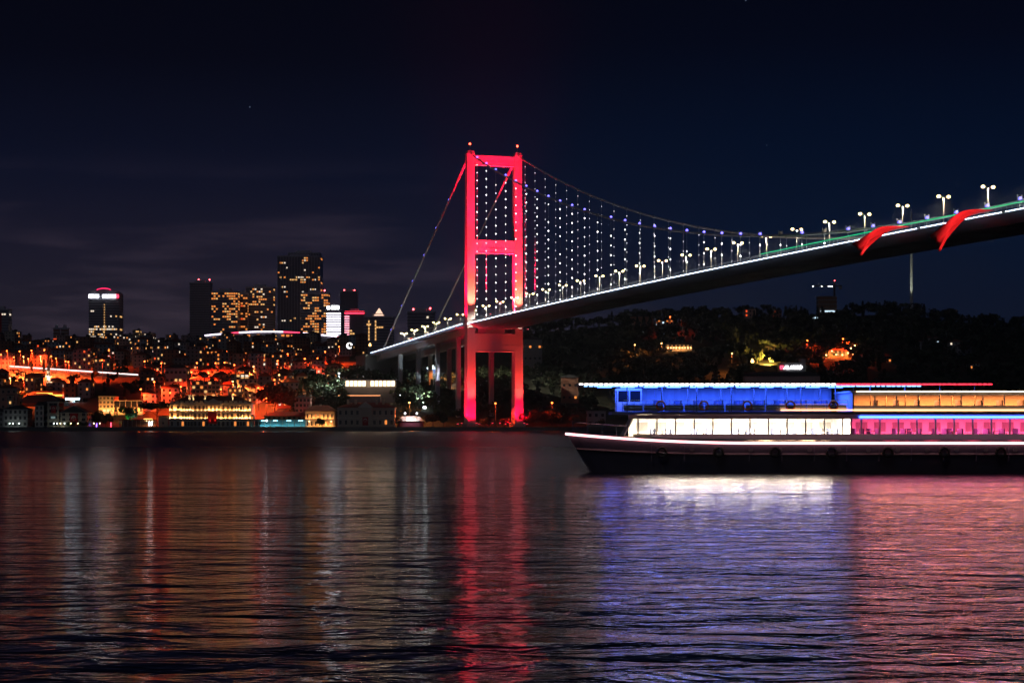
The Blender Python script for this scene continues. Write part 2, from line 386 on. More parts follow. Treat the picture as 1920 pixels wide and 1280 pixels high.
# main cables
for v in (0, LEGW):
    pts = [(v,-t,cable_z(t)) for t in [0]+[14.3+17.9*k for k in range(0, 42)]]
    MB().tube(pts, .46, 8).build('main_cable', cable_m, bridge)
    MB().tube([(v,0,164),(v,222,cable_z(-222))], .52, 8).build('backstay', cable_m, bridge)
    MB().tube([(v,6,cable_z(-6)),(v,24,cable_z(-24))], .85, 8).build('cable_collar', steel, bridge)
    MB().tube([(v,-6,cable_z(6)),(v,-22,cable_z(22))], .6, 8).build('cable_collar', steel, bridge)
bulb_me = MB().ball((0,0,0), .30, 8, 5).mesh('hanger_light', white_bulb)
cl_me = MB().ball((0,0,0), .58, 8, 5).mesh('cable_light', violet_bulb)
clamp_me = MB().tube([(0,-.6,0),(0,.6,0)], .62, 8).mesh('cable_clamp', steel)
far_b = MB()
for k in range(0, 41):
    t = 14.3 + 17.9*k
    for v in (0, LEGW):
        zc, zd = cable_z(t), deck_z(t)
        h = MB().tube([(v,-t,zd+.3),(v,-t,zc)], .085, 5).build('hanger', cable_m, bridge)
        inst('cable_clamp', clamp_me, bridge, (v,-t,zc))
        if k > 33: continue
        z = zc - 3.6
        while z > zd + 1.6:
            if v == 0 and random.random() > .03: o_ = inst('hanger_light', bulb_me, h, (v, -t-.1, z)); o_.scale = [random.uniform(.7, 1.15)]*3
            elif v: far_b.ball((v, -t-.1, z), .17, 6, 4)
            z -= 4.6
        if v == 0 and k not in (11, 22, 24): inst('cable_light', cl_me, bridge, (v, -t-.2, zc+.75))
far_b.build('far_hanger_light', white_bulb_far, bridge, kind='stuff')
for i in range(7):
    t = -16-28*i; inst('cable_light', cl_me, bridge, (0, -t, cable_z(t)+.75))
# cable bands holding posts near mid-span
for k in range(20, 38):
    t = 14.3+17.9*k
    MB().box(-.5,.5,-t-.35,-t+.35, cable_z(t)+.3, cable_z(t)+1.5).box(-.9,-.6,-t-.1,-t+.1, cable_z(t)-.5, cable_z(t)+2.0).box(.6,.9,-t-.1,-t+.1, cable_z(t)-.5, cable_z(t)+2.0).build('cable_band', steel, bridge)

# red floodlights of the tower, each a fixture with its own spot
RED = (1, .002, .034); HOT = (1, .055, .030)
fix_me = MB().box(-.5,.5,-.4,.4,0,.7).mesh('floodlight', mat('dark_metal', (.06,.06,.065), .5))
lens_m = glow('floodlight_red_lens', (1,.05,.08), 6)
lens_me = MB().box(-.42,.42,-.32,.32,.7,.78).mesh('floodlight_lens', lens_m)
def flood(v, t, z, aim, power, ang=34, color=RED, blend=.8):
    fx = inst('floodlight', fix_me, tower, (v,-t,z)); inst('lens', lens_me, fx)
    l = light('SPOT', tower, (v,-t,z+1.1), (aim[0],-aim[1],aim[2]), power, color, .35, ang, blend, 'floodlight_beam')
K = 3900
for v in (0, LEGW):
    # front faces above the deck
    flood(v-.2, 9, 65, (v, 2.6, 90), 150*K, 46, HOT)
    flood(v+1.5, 26, 65.5, (v, 2, 122), 200*K, 42)
    flood(v-1.2, 44, 66, (v, 1.8, 150), 520*K, 26)
    # below the deck, from the ground
    flood(v, 13, 4, (v, 3.2, 34), 50*K, 36, HOT)
    flood(v+1, 15, 3.5, (v, 3.4, 14), 16*K, 70)
    flood(v-9, 5, 3.5, (v-2.4, 0, 14), 18*K, 60)
    flood(v-8, 10, 4, (v-2, 1, 40), (34 if v == 0 else 9)*K, 46)
    # outer and inner sides
    flood(v-6.5 if v == 0 else v-7, 0.5, 65.3 if v else 60.2, (v-2.2, 0, 105), 50*K, 60)
    flood(v-9 if v == 0 else v-10, 1.5, 65.3 if v else 60.2, (v-2.2, 0, 135), 330*K, 36)
flood(LEGW+6, 2, 60, (LEGW+2.4, 0, 110), 120*K, 50)
flood(LEGW/2-3, 16, 65.4, (LEGW/2-4, 1.8, 109), 150*K, 42)
flood(LEGW/2+3, 16, 65.4, (LEGW/2+4, 1.8, 109), 150*K, 42)
flood(LEGW/2, 40, 66, (LEGW/2, 1, 160), 800*K, 20)
flood(LEGW/2, 12, 4, (LEGW/2, 2.9, 53), 2.5*K, 50)
flood(LEGW/2-4, 10, 4, (LEGW/2+3, 14, 62), 3*K, 70)
flood(LEGW/2, 9, 65.4, (LEGW/2, 2, 106), 14*K, 80)
# cool floodlight on the anchorage and side-span girders
def white_flood(p, aim, power, ang=80):
    fx = inst('anchorage_floodlight', MB().box(-.9,.9,-.5,.5,0,1.2).mesh('anchorage_floodlight', glow('cool_flood_lens', (.9,.97,1), 9)), bridge, (p[0],-p[1],p[2]))
    light('SPOT', bridge, (p[0],-p[1],p[2]+2), (aim[0],-aim[1],aim[2]), power, (.78,.9,1), .6, ang, .9, 'anchorage_flood_beam')
gp = gz(*bw(-10, -222, 0).xy)
white_flood((-11,-120,gz(*bw(-11,-120,0).xy)+1), (6,-185,57), 300000, 70)
white_flood((-11,-60,gz(*bw(-11,-60,0).xy)+1), (6,-120,58), 260000, 70)
white_flood((-9,-226,gp+3), (-4,-238,50), 9000, 90)

# median street lamps with two arms
post_me = MB().tube([(0,0,0),(0,0,12.0)], [.19,.12], 8).mesh('post', mat('pale_lamp_post', (.62,.6,.54), .5))
arm_me = MB().tube([(0,0,11.7),(.9,0,12.25),(1.75,0,12.5)], .09, 6).mesh('arm', MATS['pale_lamp_post'])
head_me = MB().loft([[(1.45,-.28,12.5),(2.35,-.28,12.55),(2.35,.28,12.55),(1.45,.28,12.5)],[(1.55,-.2,12.75),(2.2,-.2,12.75),(2.2,.2,12.75),(1.55,.2,12.75)]]).mesh('lamp_head', MATS['dark_metal'])
lens2_me = MB().ball((1.9,0,12.30), .62, 10, 6, .8).mesh('lamp_lens', lamp_warm)
base_me = MB().box(-.35,.35,-.35,.35,0,.5).mesh('base', concrete)
def bridge_lamp(t, label):
    z = deck_z(t) + .25
    L_ = thing('street_lamp', label, 'street lamp', bw(LEGW/2, t, z), TH, 'two armed street lamps along the bridge')
    inst('post', post_me, L_); inst('base', base_me, L_)
    for k in (0, 1):
        inst('arm', arm_me, L_, (0,0,0), math.pi*k); inst('lamp_head', head_me, L_, (0,0,0), math.pi*k)
        inst('lamp_lens', lens2_me, L_, (0,0,0), math.pi*k)
    light('SPOT', L_, (0,0,11.7), (0,0,0), 120000, (1,.88,.68), .4, 150, .4, 'street_lamp_light')
n_r = n_l = 0
lt = sorted([528.8 - 27.2*k for k in range(-2, 28) if abs(528.8-27.2*k) > 6])
right = [t for t in lt if t > 0]; left = [t for t in lt if t < 0][::-1]
for i, t in enumerate(right): bridge_lamp(t, f'two-armed warm street lamp on the bridge deck, {ordinal(i)} to the right from the red tower')
for i, t in enumerate(left):
    if t > -232: bridge_lamp(t, f'two-armed warm street lamp on the bridge deck, {ordinal(i)} to the left from the red tower')

# red flags streaming outward from the parapet
def flag(t0, reach, drop, hoist, label):
    nu, nv = 20, 12; m = MB()
    for i in range(nu+1):
        for j in range(nv+1):
            a, b = i/nu, j/nv
            e = a*a*(3-2*a)
            rail_p = Vector((-3.0, t0+14*b, deck_z(t0)+1.0-.1*b)); free = Vector((-3.0-reach*(.78+.3*b), t0-2+3*b, deck_z(t0)-drop+hoist*(.9*b)))
            p = rail_p.lerp(free, a); p.z += drop*.30*math.sin(math.pi*a)*(.4+.6*b) + .45*math.sin(a*9+b*3)*a
            p.y += (1.3*math.sin(a*8+b*2.2) + .7*math.sin(b*15+a*3))*a; p.x += .4*math.sin(b*8+a*4)*a
            m.v.append((p.x, -p.y, p.z))
    for i in range(nu):
        for j in range(nv):
            k = i*(nv+1)+j; m.f.append((k, k+nv+1, k+nv+2, k+1))
    fl = m.build('flag', mat('red_flag_cloth', (.75,.012,.02), .8, var=.12), None, True)
    fl.location = O_BR; fl.rotation_euler = (0,0,TH)
    sm = fl.modifiers.new('thickness', 'SOLIDIFY'); sm.thickness = .05
    tag(fl, label, 'flag')
    z = deck_z(t0+20); inst('added_flag_light', fix_me, bridge, (-3.3, -(t0+20), z-.6))  # housing and spot added to brighten the flag cloth
    light('SPOT', bridge, (-3.9, -(t0+20), z-.2), (-3-reach*.5, -(t0+1), deck_z(t0)-drop*.45), 34000, (1,.5,.42), .3, 60, .9, 'added_flag_light_beam')
flag(496, 12.5, 8.0, 5.0, 'red flag streaming from the bridge parapet, the smaller one nearer the tower')
flag(546, 12.5, 11.0, 6.0, 'large red flag streaming from the bridge parapet near the right picture edge')
# ------------------------------------------------------------------ buildings
roof_red = mat('clay_roof_tile', (.22,.07,.045), .85, var=.3, scale=.8)
roof_dark = mat('dark_roof', (.06,.06,.065), .85, var=.3)
trim = mat('pale_trim', (.6,.57,.5), .7, var=.1)
dark_glass = mat('dark_window_glass', (.015,.018,.025), .12, var=0, spec=.6)
WALL = {'cream': (.55,.48,.36), 'white': (.62,.6,.56), 'salmon': (.52,.33,.25), 'grey': (.36,.36,.37), 'ochre': (.5,.36,.18), 'pale blue': (.40,.45,.5), 'dusk grey': (.24,.23,.235), 'brick': (.3,.15,.1), 'beige': (.48,.42,.34), 'pink': (.55,.38,.36)}
def wall(c): return mat(c.replace(' ', '_') + '_render', WALL[c], .85, var=.16, scale=.35)
lit_o = glow('lit_window_orange', (1,.30,.06), 1.15); lit_y = glow('lit_window_yellow', (1,.52,.17), 1.15)
lit_w = glow('lit_window_white', (1,.82,.62), 1.2); lit_r = glow('lit_window_red', (1,.10,.02), 1.3); lit_c = glow('lit_window_cool', (.62,.85,1), 1.4)
LIT = {'o': lit_o, 'y': lit_y, 'w': lit_w, 'r': lit_r, 'c': lit_c}
def hip_roof(w, d, z, h, over=.5):
    m = MB(); w2, d2 = w/2+over, d/2+over; r = max(w2-d2, .3)
    m.box(-w2, w2, -d2, d2, z, z+.25); zz = z+.25
    a, b, c, e = (-w2,-d2,zz), (w2,-d2,zz), (w2,d2,zz), (-w2,d2,zz); p, q_ = (-r,0,zz+h), (r,0,zz+h)
    m.poly([a,b,q_,p]); m.poly([c,e,p,q_]); m.poly([b,c,q_]); m.poly([e,a,p]); return m
def gable_roof(w, d, z, h, over=.5):
    m = MB(); w2, d2 = w/2+over, d/2+over
    m.loft([[(-w2,-d2,z),(w2,-d2,z),(0,-d2,z+h)],[(-w2,d2,z),(w2,d2,z),(0,d2,z+h)]]); return m
def building(name, label, loc, w, d, h, colour, rz=0, roof='flat', rh=3.0, rows=3, cols=4, ww=1.2, wh=1.5, lit=.2, lits='oyw', group=None,
             single=False, roofm=None, cat='building', sides=True, sill=.9, parapet=True, wallm=None, cornice=False, found=8, zone=None):
    """walls, roof and real window boxes; front faces the strait (local -Y)"""
    b = thing(name, label, cat, loc, rz, group)
    MB().box(-w/2, w/2, -d/2, d/2, -found, h).build('wall', wallm or wall(colour), b)
    if roof == 'hip': hip_roof(w, d, h, rh).build('roof', roofm or roof_red, b)
    elif roof == 'gable': gable_roof(w, d, h, rh).build('roof', roofm or roof_red, b)
    else:
        m = MB().box(-w/2-.25, w/2+.25, -d/2-.25, d/2+.25, h, h+.35)
        if parapet: m.box(w*.1, w*.1+2.6, -1, 2, h+.35, h+2.4)
        m.build('roof', roofm or roof_dark, b)
    fl = h/rows; dk = MB(); lt = {}
    if cornice:
        c = MB()
        for r in range(1, rows+1): c.box(-w/2-.3, w/2+.3, -d/2-.35, d/2+.3, r*fl-.42, r*fl-.1)
        c.build('cornice', trim, b)
    win_me = pane_me = None
    for r in range(rows):
        z = r*fl + sill*fl/3.2
        for c in range(cols):
            x = -w/2 + w*(c+.5)/cols
            k = None
            if random.random() < lit: k = random.choice(lits)
            if single:
                if win_me is None:
                    win_me = MB().box(-ww/2-.12, ww/2+.12, -.14, .04, -.14, wh+.12).mesh('window', trim)
                    pmes = {q_: MB().box(-ww/2, -.05, -.19, -.145, 0, wh).box(.05, ww/2, -.19, -.145, 0, wh).mesh('pane', LIT.get(q_, dark_glass)) for q_ in set(lits) | {None}}
                o = inst('window', win_me, b, (x, -d/2, z)); inst('pane', pmes[k], o)
            else:
                m = dk if k is None else lt.setdefault(k, MB())
                m.box(x-ww/2, x+ww/2, -d/2-.1, -d/2+.05, z, z+wh)
        if sides:
            nc = max(1, int(d/3.4))
            for c in range(nc):
                y = -d/2 + d*(c+.5)/nc
                for sx in (-1, 1):
                    k = random.choice(lits) if random.random() < lit*.7 else None
                    m = dk if k is None else lt.setdefault(k, MB())
                    x = sx*w/2; m.box(x-.09, x+.09, y-ww/2, y+ww/2, z, z+wh)
    if dk.v: dk.build('dark_window', dark_glass, b, kind='stuff')
    for k, m in lt.items(): m.build('lit_window', LIT[k], b, kind='stuff')
    return b
def place(px, y, dz=0):
    x = (px-960)*y/F; return Vector((x, y, gz(x, y)+dz))
def pw(px0, px1, y): return (px1-px0)*y/F
def hz_(py, y): return CH + (YH-py)*y/F            # height shown at photo row py

# --- filler houses stepping up the left hillside, row by row
PINNED = []
rows_y = [1165, 1205, 1250, 1300, 1355, 1420, 1500, 1590, 1700, 1830, 1980, 2150]
names = ['first','second','third','fourth','fifth','sixth','seventh','eighth','ninth','tenth','eleventh','twelfth']
free = {0: [(8,36),(172,188),(265,310),(478,545)], 1: [(40,185),(276,360),(420,560)], 2: [(-20,120),(270,600)], 3: [(-20,30),(265,610)], 4: [(-20,30),(262,640)], 5: [(-40,22),(266,640)]}
cols_ = ['grey','salmon','beige','brick','dusk grey','brick','dusk grey','pink','pale blue']
for ri, y in enumerate(rows_y):
    spans = free.get(ri, [(-40, 640 if ri < 9 else 700)])
    n = 0; items = []
    for a, b in spans:
        px = a + random.uniform(0, 14)
        while px < b:
            wpx = random.uniform(20, 36)*1300/max(1300, y)*(1.0 if ri < 6 else 1.15)
            if px + wpx > b + 8: break
            if random.random() < .88: items.append((px+wpx/2, wpx))
            px += wpx + random.uniform(2, 12)
    for px, wpx in items:
        yy = y + random.uniform(-14, 14); w = wpx*yy/F; st = random.choice([2,3,3,4,4,5]) if ri < 8 else random.choice([3,4,5,6])
        h = st*3.1; c = random.choice(cols_); c = 'cream' if c == 'ochre' and random.random() < .5 else c
        if ri <= 3: h = min(h, 9.5); st = min(st, 3)
        rf = random.choice(['flat','hip','hip','gable']) if st < 5 else random.choice(['flat','flat','hip'])
        building('hillside_house', f'{c} {["","","two","three","four","five","six"][st]}-storey house, {ordinal(n)} from left in the {names[ri]} row up the left hillside',
                 place(px, yy), w, random.uniform(9, 14), h, c, random.uniform(-.35, .35), rf, random.uniform(2, 3.2), st, max(2, int(w/2.9)), 1.25, 1.5,
                 random.choice([.03,.1,.18,.3]) if ri < 6 else random.choice([.04,.1,.16,.28]), 'oooyywr' if ri < 8 else 'ooyyw', 'houses up the left hillside', cat='house')
        n += 1

# --- towers of the business district on the skyline
band_m = mat('tower_floor_band', (.62,.60,.66), .6, var=.15, scale=.05); curtain = mat('tower_curtain_wall', (.20,.20,.25), .3, var=.2, scale=.05)
red_tip = glow('aviation_light', (1,.08,.10), 14)
def skyscraper(label, px0, px1, ptop, y, lit=.1, lits='oy', round_top=None, bands=True, seed=1, floors=None, depth=.7, tips=(), colw=3.2, pbot=648, lit_rows=None, top_h=0, mullions=False, wallm=None):
    rs = random.Random(seed); w = pw(px0, px1, y); zt = hz_(ptop, y); zb = hz_(pbot, y) - 25; h = zt-zb; d = w*depth
    b = thing('skyscraper', label, 'skyscraper', ((px0+px1)/2*y/F-960*y/F, y, zb), 0)
    MB().box(-w/2, w/2, -d/2, d/2, 0, h).build('wall', wallm or curtain, b)
    n = floors or int(h/3.9); fl = h/n
    if bands:
        m = MB()
        for i in range(n+1): m.box(-w/2-.5, w/2+.5, -d/2-.5, d/2+.5, i*fl-.55, i*fl+.55)
        m.build('floor_band', band_m, b, kind='stuff')
    if mullions:
        m = MB(); q_ = int(w/4.5)
        for i in range(q_+1): x = -w/2+w*i/q_; m.box(x-.4, x+.4, -d/2-.7, -d/2+.2, 0, h)
        m.build('mullion', band_m, b, kind='stuff')
    lt = {}
    nc = max(3, int(w/colw))
    for i in range(n):
        rowlit = lit if lit_rows is None else lit_rows.get(n-1-i, lit)
        run = 0
        for c in range(nc):
            if run > 0: on = True; run -= 1
            else:
                on = rs.random() < rowlit*.6
                if on: run = rs.choice([0,0,1,2])
            if on:
                x = -w/2+w*(c+.5)/nc; lt.setdefault(rs.choice(lits), MB()).box(x-w/nc*.40, x+w/nc*.40, -d/2-.35, -d/2+.1, i*fl+.9, i*fl+fl-.9)
        for sx in (-1, 1):
            if rs.random() < rowlit: lt.setdefault(rs.choice(lits), MB()).box(sx*w/2-.3, sx*w/2+.3, -d/4, d/5, i*fl+.9, i*fl+fl-.9)
    for k, m in lt.items(): m.build('lit_window', LIT[k], b, kind='stuff')
    if top_h:
        m = MB(); nseg = 14
        prof = [(-w/2*math.cos(math.pi*i/nseg), h + top_h*math.sin(math.pi*i/nseg)) for i in range(nseg+1)]
        m.loft([[(x,-d/2,z) for x, z in prof],[(x,d/2,z) for x, z in prof]]); m.build('crown', curtain, b)
    else:
        MB().box(-w/2-.8, w/2+.8, -d/2-.8, d/2+.8, h, h+1.8).box(-w*.25, w*.2, -d*.2, d*.25, h+1.8, h+6).build('roof', band_m, b)
    for tx, tz in tips:
        MB().tube([(tx*w,0,h),(tx*w,0,h+tz)], .4, 5).build('mast', band_m, b); MB().ball((tx*w,0,h+tz+1), 1.3, 6, 4).build('aviation_light', red_tip, b)
    return b, w, d, h
sign_w = glow('sign_white', (.95,.98,1), 8); sign_red = glow('sign_red', (1,.03,.07), 5)
b, w, d, h = skyscraper('slab tower with glowing white sign band and red arc on its domed roof', 171, 227, 553, 2900, .02, 'yw', seed=3, top_h=9, lit_rows={8:.25, 12:.9, 13:.95, 16:.98, 15:.2}, colw=2.6)
MB().box(-w/2, -w*.17, -d/2-1.6, -d/2-.6, h-5.4, h-.6).build('left_sign_panel', sign_w, b); MB().box(-w*.04, w*.40, -d/2-1.6, -d/2-.6, h-5.4, h-.8).build('right_sign_panel', sign_w, b)
MB().box(w*.405, w*.5, -d/2-1.6, -d/2-.6, h-5.4, h-.6).build('red_sign_panel', sign_red, b)
m = MB(); arc = [(w*.27*math.cos(math.pi*i/12), -d/2-.4, h+4.3+4.9*math.sin(math.pi*i/12)) for i in range(2, 11)]
m.tube(arc, .7, 5).build('red_roof_arc', glow('roof_arc_red', (1,.02,.12), 2.5), b)
m = MB()
for i in range(2, 24): m.box(w*.005, w*.035, -d/2-.8, -d/2-.2, h-9-i*3.9, h-7.6-i*3.9)
m.build('stair_window', lit_y, b, kind='stuff')
skyscraper('dark narrow tower left of the lit office pair, two red roof lights', 358, 396, 532, 3200, .004, 'w', seed=4, tips=((-.12,6),(.42,6)))
skyscraper('residential tower with many orange windows and bright top storey, left of the pair', 399, 448, 549, 2900, .26, 'oooy', seed=5, lit_rows={0:.95,1:.8,2:.6,5:.6,6:.5})
skyscraper('narrow stepped tower wing lit orange between the two wide blocks', 448, 465, 552, 2930, .30, 'oor', seed=6, lit_rows={0:.6})
skyscraper('wide banded tower with sparse orange windows, right of the stepped wing', 464, 514, 541, 2960, .22, 'ooyw', seed=7)
skyscraper('tallest dark skyscraper on the skyline with scattered lit windows', 524, 603, 484, 3100, .09, 'oyw', seed=8, bands=False, mullions=True, lit_rows={4:.2,8:.35,9:.2,13:.12,16:.18,25:.2,26:.15}, tips=((-.1,3),))
skyscraper('upper setback block of the tallest dark skyscraper', 543, 600, 477, 3140, .02, 'o', seed=9, bands=False, mullions=True)
skyscraper('orange lit residential tower in front of the tallest skyscraper', 566, 617, 552, 2850, .55, 'oooy', seed=10, tips=((.34,5),))
b, w, d, h = skyscraper('small office block with bright white horizontal light bands', 614, 639, 583, 2750, 0, 'w', seed=11, bands=False)
m = MB()
for i in range(14): m.box(-w/2-.6, w/2+.6, -d/2-.7, -d/2-.1, h-5-i*3.6, h-3.2-i*3.6)
m.build('light_band', glow('white_light_band', (.92,.88,1), 3.2), b, kind='stuff')
MB().box(-w/2, -w*.3, -d/2-.6, -d/2, h+2, h+7).box(-w*.18, w*.4, -d/2-.6, -d/2, h+2, h+7.5).build('roof_sign', sign_w, b)
skyscraper('faint dark tower with two red roof lights behind the white banded block', 639, 671, 548, 3400, .0, 'w', seed=12, bands=False, tips=((-.3,3),(.3,3)))
b, w, d, h = skyscraper('mid-rise with glowing red roof edge and striped red and white corner', 648, 684, 587, 2700, .02, 'y', seed=13, bands=False)
MB().box(-w/2-.5, w*.5, -d/2-.7, -d/2+.2, h-1.5, h+2.2).build('red_roof_edge', sign_red, b)
m = MB()
for i in range(13): m.box(-w/2-.6, -w*.28, -d/2-.7, -d/2, h-6-i*3.3, h-4.4-i*3.3)
m.build('corner_light_band', glow('pink_light_band', (1,.35,.45), 2.4), b, kind='stuff')
b, w, d, h = skyscraper('grey office block with a lit pyramid on its roof', 684, 738, 596, 2700, .03, 'y', seed=14, lit_rows={})
MB().loft([[(-7,-7,h+3),(7,-7,h+3),(7,7,h+3),(-7,7,h+3)],[(-.5,-.5,h+14),(.5,-.5,h+14),(.5,.5,h+14),(-.5,.5,h+14)]]).build('lit_pyramid', glow('pyramid_glow', (1,.62,.45), 1.6), b)
m = MB()
for x in (-w*.33, -w*.1):
    for i in range(6): m.box(x-.9, x+.9, -d/2-.6, -d/2-.1, h-8-i*5, h-4.4-i*5)
m.build('stair_window', lit_y, b, kind='stuff')
b, w, d, h = skyscraper('dark block with small red lamps behind the left bridge lamps', 765, 815, 587, 2400, .06, 'rw', seed=15, tips=((-.3,4),(-.18,2),(.1,3),(.33,5)))
b, w, d, h = skyscraper('dark tower at the left picture edge with lit top floor and red banner', -14, 19, 582, 2700, .02, 'w', seed=16, lit_rows={1:.9})
MB().box(-w/2-.3, w*.12, -d/2-.9, -d/2-.6, h-70, h-4).build('red_banner', mat('red_banner_cloth', (.5,.03,.03), .8), b)
skyscraper('left one of two small reddish twin towers on the ridge', 101, 112, 617, 2600, .05, 'r', seed=17, wallm=wall('brick'), pbot=655)
skyscraper('right one of two small reddish twin towers on the ridge', 115, 128, 617, 2600, .05, 'r', seed=18, wallm=wall('brick'), pbot=655)
# mid-rise offices on the ridge
for lab, a, b_, tp, yy, lt_, ls in (('long grey office row right of the slab tower, dark windows in bands', 226, 252, 627, 2500, .12, 'w'), ('narrow office block with warm stair windows on the ridge', 251, 263, 619, 2520, .4, 'y'),
        ('stepped office block with pale bands, right of the narrow block', 263, 290, 625, 2540, .10, 'w'), ('low pale office block at the end of the ridge row', 290, 306, 636, 2520, .1, 'w'),
        ('pink office block with a white roof lamp on the ridge', 321, 337, 636, 2450, .3, 'ro'), ('grey block beside the pink office on the ridge', 338, 352, 638, 2440, .2, 'oy'),
        ('dim orange-framed hall on the ridge below the slab tower', 222, 275, 643, 2400, .5, 'o'), ('pale hall with orange-lit front below the slab tower', 178, 203, 639, 2380, .35, 'ow')):
    y_ = yy; zt = hz_(tp, y_); zb = hz_(665, y_); building('ridge_office', lab, ((a+b_)/2*y_/F-960*y_/F, y_, zb), pw(a, b_, y_), 18, zt-zb, 'grey' if 'grey' in lab else 'beige', 0, 'flat', 2, max(3, int((zt-zb)/4)), max(4, int(pw(a,b_,y_)/3)), 1.9, 1.7, lt_, ls)
# illuminated billboard tower and light canopy on the ridge
y_ = 2350; bb = thing('lit_billboard', 'tall glowing white billboard standing on the ridge left of the hall', 'billboard', (at(165, 655, y_).x, y_, hz_(658, y_)))
MB().box(-2.6,2.6,-.5,.5,3,16).build('screen', glow('billboard_cool', (.7,.92,1), 4), bb); MB().box(-.5,.5,.55,1.2,-6,15).build('post', MATS['dark_metal'], bb)
y_ = 2300; cp = thing('light_canopy', 'station canopy with a cool blue-white light strip below the slab tower', 'canopy', (at(213, 660, y_).x, y_, hz_(668, y_)))
MB().box(-19,19,-.5,6,4.5,5.6).build('roof', band_m, cp); MB().box(-19,19,-.9,-.52,4.6,5.8).build('light_strip', glow('canopy_strip', (.5,.66,1), 4.5), cp)
for x in (-17,-6,6,17): MB().box(x-.3,x+.3,1,1.6,-8,4.48).build('post', band_m, cp)
# shopping centre with a curved, lit roof edge
y_ = 2260; mall = thing('shopping_centre', 'long low building with curved white and red light line along its roof', 'building', (at(522, 650, y_).x, y_, hz_(654, y_)))
def mall_pt(px): 
    q_ = (px-385)/(660-385); return (px-522)*y_/F, hz_(629 - 9*math.sin(math.pi*min(1, q_*1.06)) + 4*q_, y_) - hz_(654, y_)
pts = [mall_pt(385+i*275/30) for i in range(31)]
MB().loft([[(x,-4,-14),(x,14,-14),(x,14,z-.6),(x,-4,z-.6)] for x, z in pts]).build('wall', wall('grey'), mall)
for a, b_, mm in ((0,4,'w'),(4,7,'r'),(7,16,'w'),(16,20,'r'),(20,27,'w'),(27,30,'r')):
    MB().tube([(x,-4.4,z) for x, z in pts[a:b_+1]], .8, 5).build('roof_light', glow('mall_white', (.9,.8,1), 3.5) if mm == 'w' else glow('mall_red', (1,.05,.12), 3), mall)
m = MB()
for i in range(1, 30):
    if random.random() < .4: x, z = pts[i]; m.box(x-2.2, x+1.5, -4.2, -3.95, z-5.5, z-3.2)
m.build('lit_window', lit_o, mall, kind='stuff')
# crescent emblem sign
y_ = 1700; cs = thing('crescent_sign', 'white glowing crescent and star sign on a post by the bridge approach', 'sign', at(655, 665, y_))
m = MB(); n_ = 28
outer = [(2.7*math.cos(R(360*i/n_)), 2.7*math.sin(R(360*i/n_))) for i in range(n_)]
ca, ra = .75, 2.0
pts_o = [(2.7*math.cos(a), 2.7*math.sin(a)) for a in [R(42+i*276/24) for i in range(25)]]
pts_i = [(ca+ra*math.cos(a), .35+ra*math.sin(a)) for a in [R(62+i*244/24) for i in range(25)]]
for i in range(24):
    a, b_, c_, e_ = pts_o[i], pts_o[i+1], pts_i[i+1], pts_i[i]
    m.loft([[(x,-.3,z+8.2) for x, z in (a,b_,c_,e_)], [(x,.3,z+8.2) for x, z in (a,b_,c_,e_)]])
st = [((1.25 if i % 2 == 0 else .5)*math.sin(R(36*i)), (1.25 if i % 2 == 0 else .5)*math.cos(R(36*i))) for i in range(10)]
m.build('crescent', glow('emblem_white', (1,.97,.95), 3.5), cs)
MB().loft([[(x+1.9,-.3,z+9.3) for x, z in st],[(x+1.9,.3,z+9.3) for x, z in st]]).build('star', MATS['emblem_white'], cs)
MB().box(-.25,.25,.32,.8,-7,7).box(-2,2,.32,.5,7.9,8.3).build('post', MATS['dark_metal'], cs)
# ------------------------------------------------------------------ named buildings near the water
YW = 1114.0
def wloc(px, y=YW, z=None):
    x = (px-960)*y/F; return Vector((x, y, gz(x, y) if z is None else z))
def crescent_flag(parent, x, y, z, w, h, name='flag'):
    """red cloth with white crescent and star, hanging on a facade"""
    m = MB(); n_ = 6
    m.loft([[(x-w/2+w*i/n_, y-.12*math.sin(i*1.7), z) for i in range(n_+1)], [(x-w/2+w*i/n_, y-.12*math.sin(i*1.7+.6), z+h) for i in range(n_+1)]], cap=False, closed=False)
    f = m.build(name, mat('flag_red_cloth', (.42,.012,.02), .85, var=.15), parent)
    s = f.modifiers.new('thickness', 'SOLIDIFY'); s.thickness = .04
    r = w*.30; cz = z+h*.62; c = MB(); k = 18
    po = [(r*math.cos(a), r*math.sin(a)) for a in [R(-55+i*290/k) for i in range(k+1)]]
    pi_ = [(r*.80*math.cos(a), -.22*r+r*.80*math.sin(a)) for a in [R(-62+i*304/k) for i in range(k+1)]]
    for i in range(k): c.poly([(x+p[0], y-.2, cz+p[1]) for p in (po[i], po[i+1], pi_[i+1], pi_[i])])
    st = [((.32 if i % 2 == 0 else .13)*r*math.sin(R(36*i)), (.32 if i % 2 == 0 else .13)*r*math.cos(R(36*i))) for i in range(10)]
    c.poly([(x+a, y-.2, cz-r*.95+b) for a, b in st])
    c.build('crescent_and_star', mat('flag_white_cloth', (.75,.72,.7), .8), f)
    return f
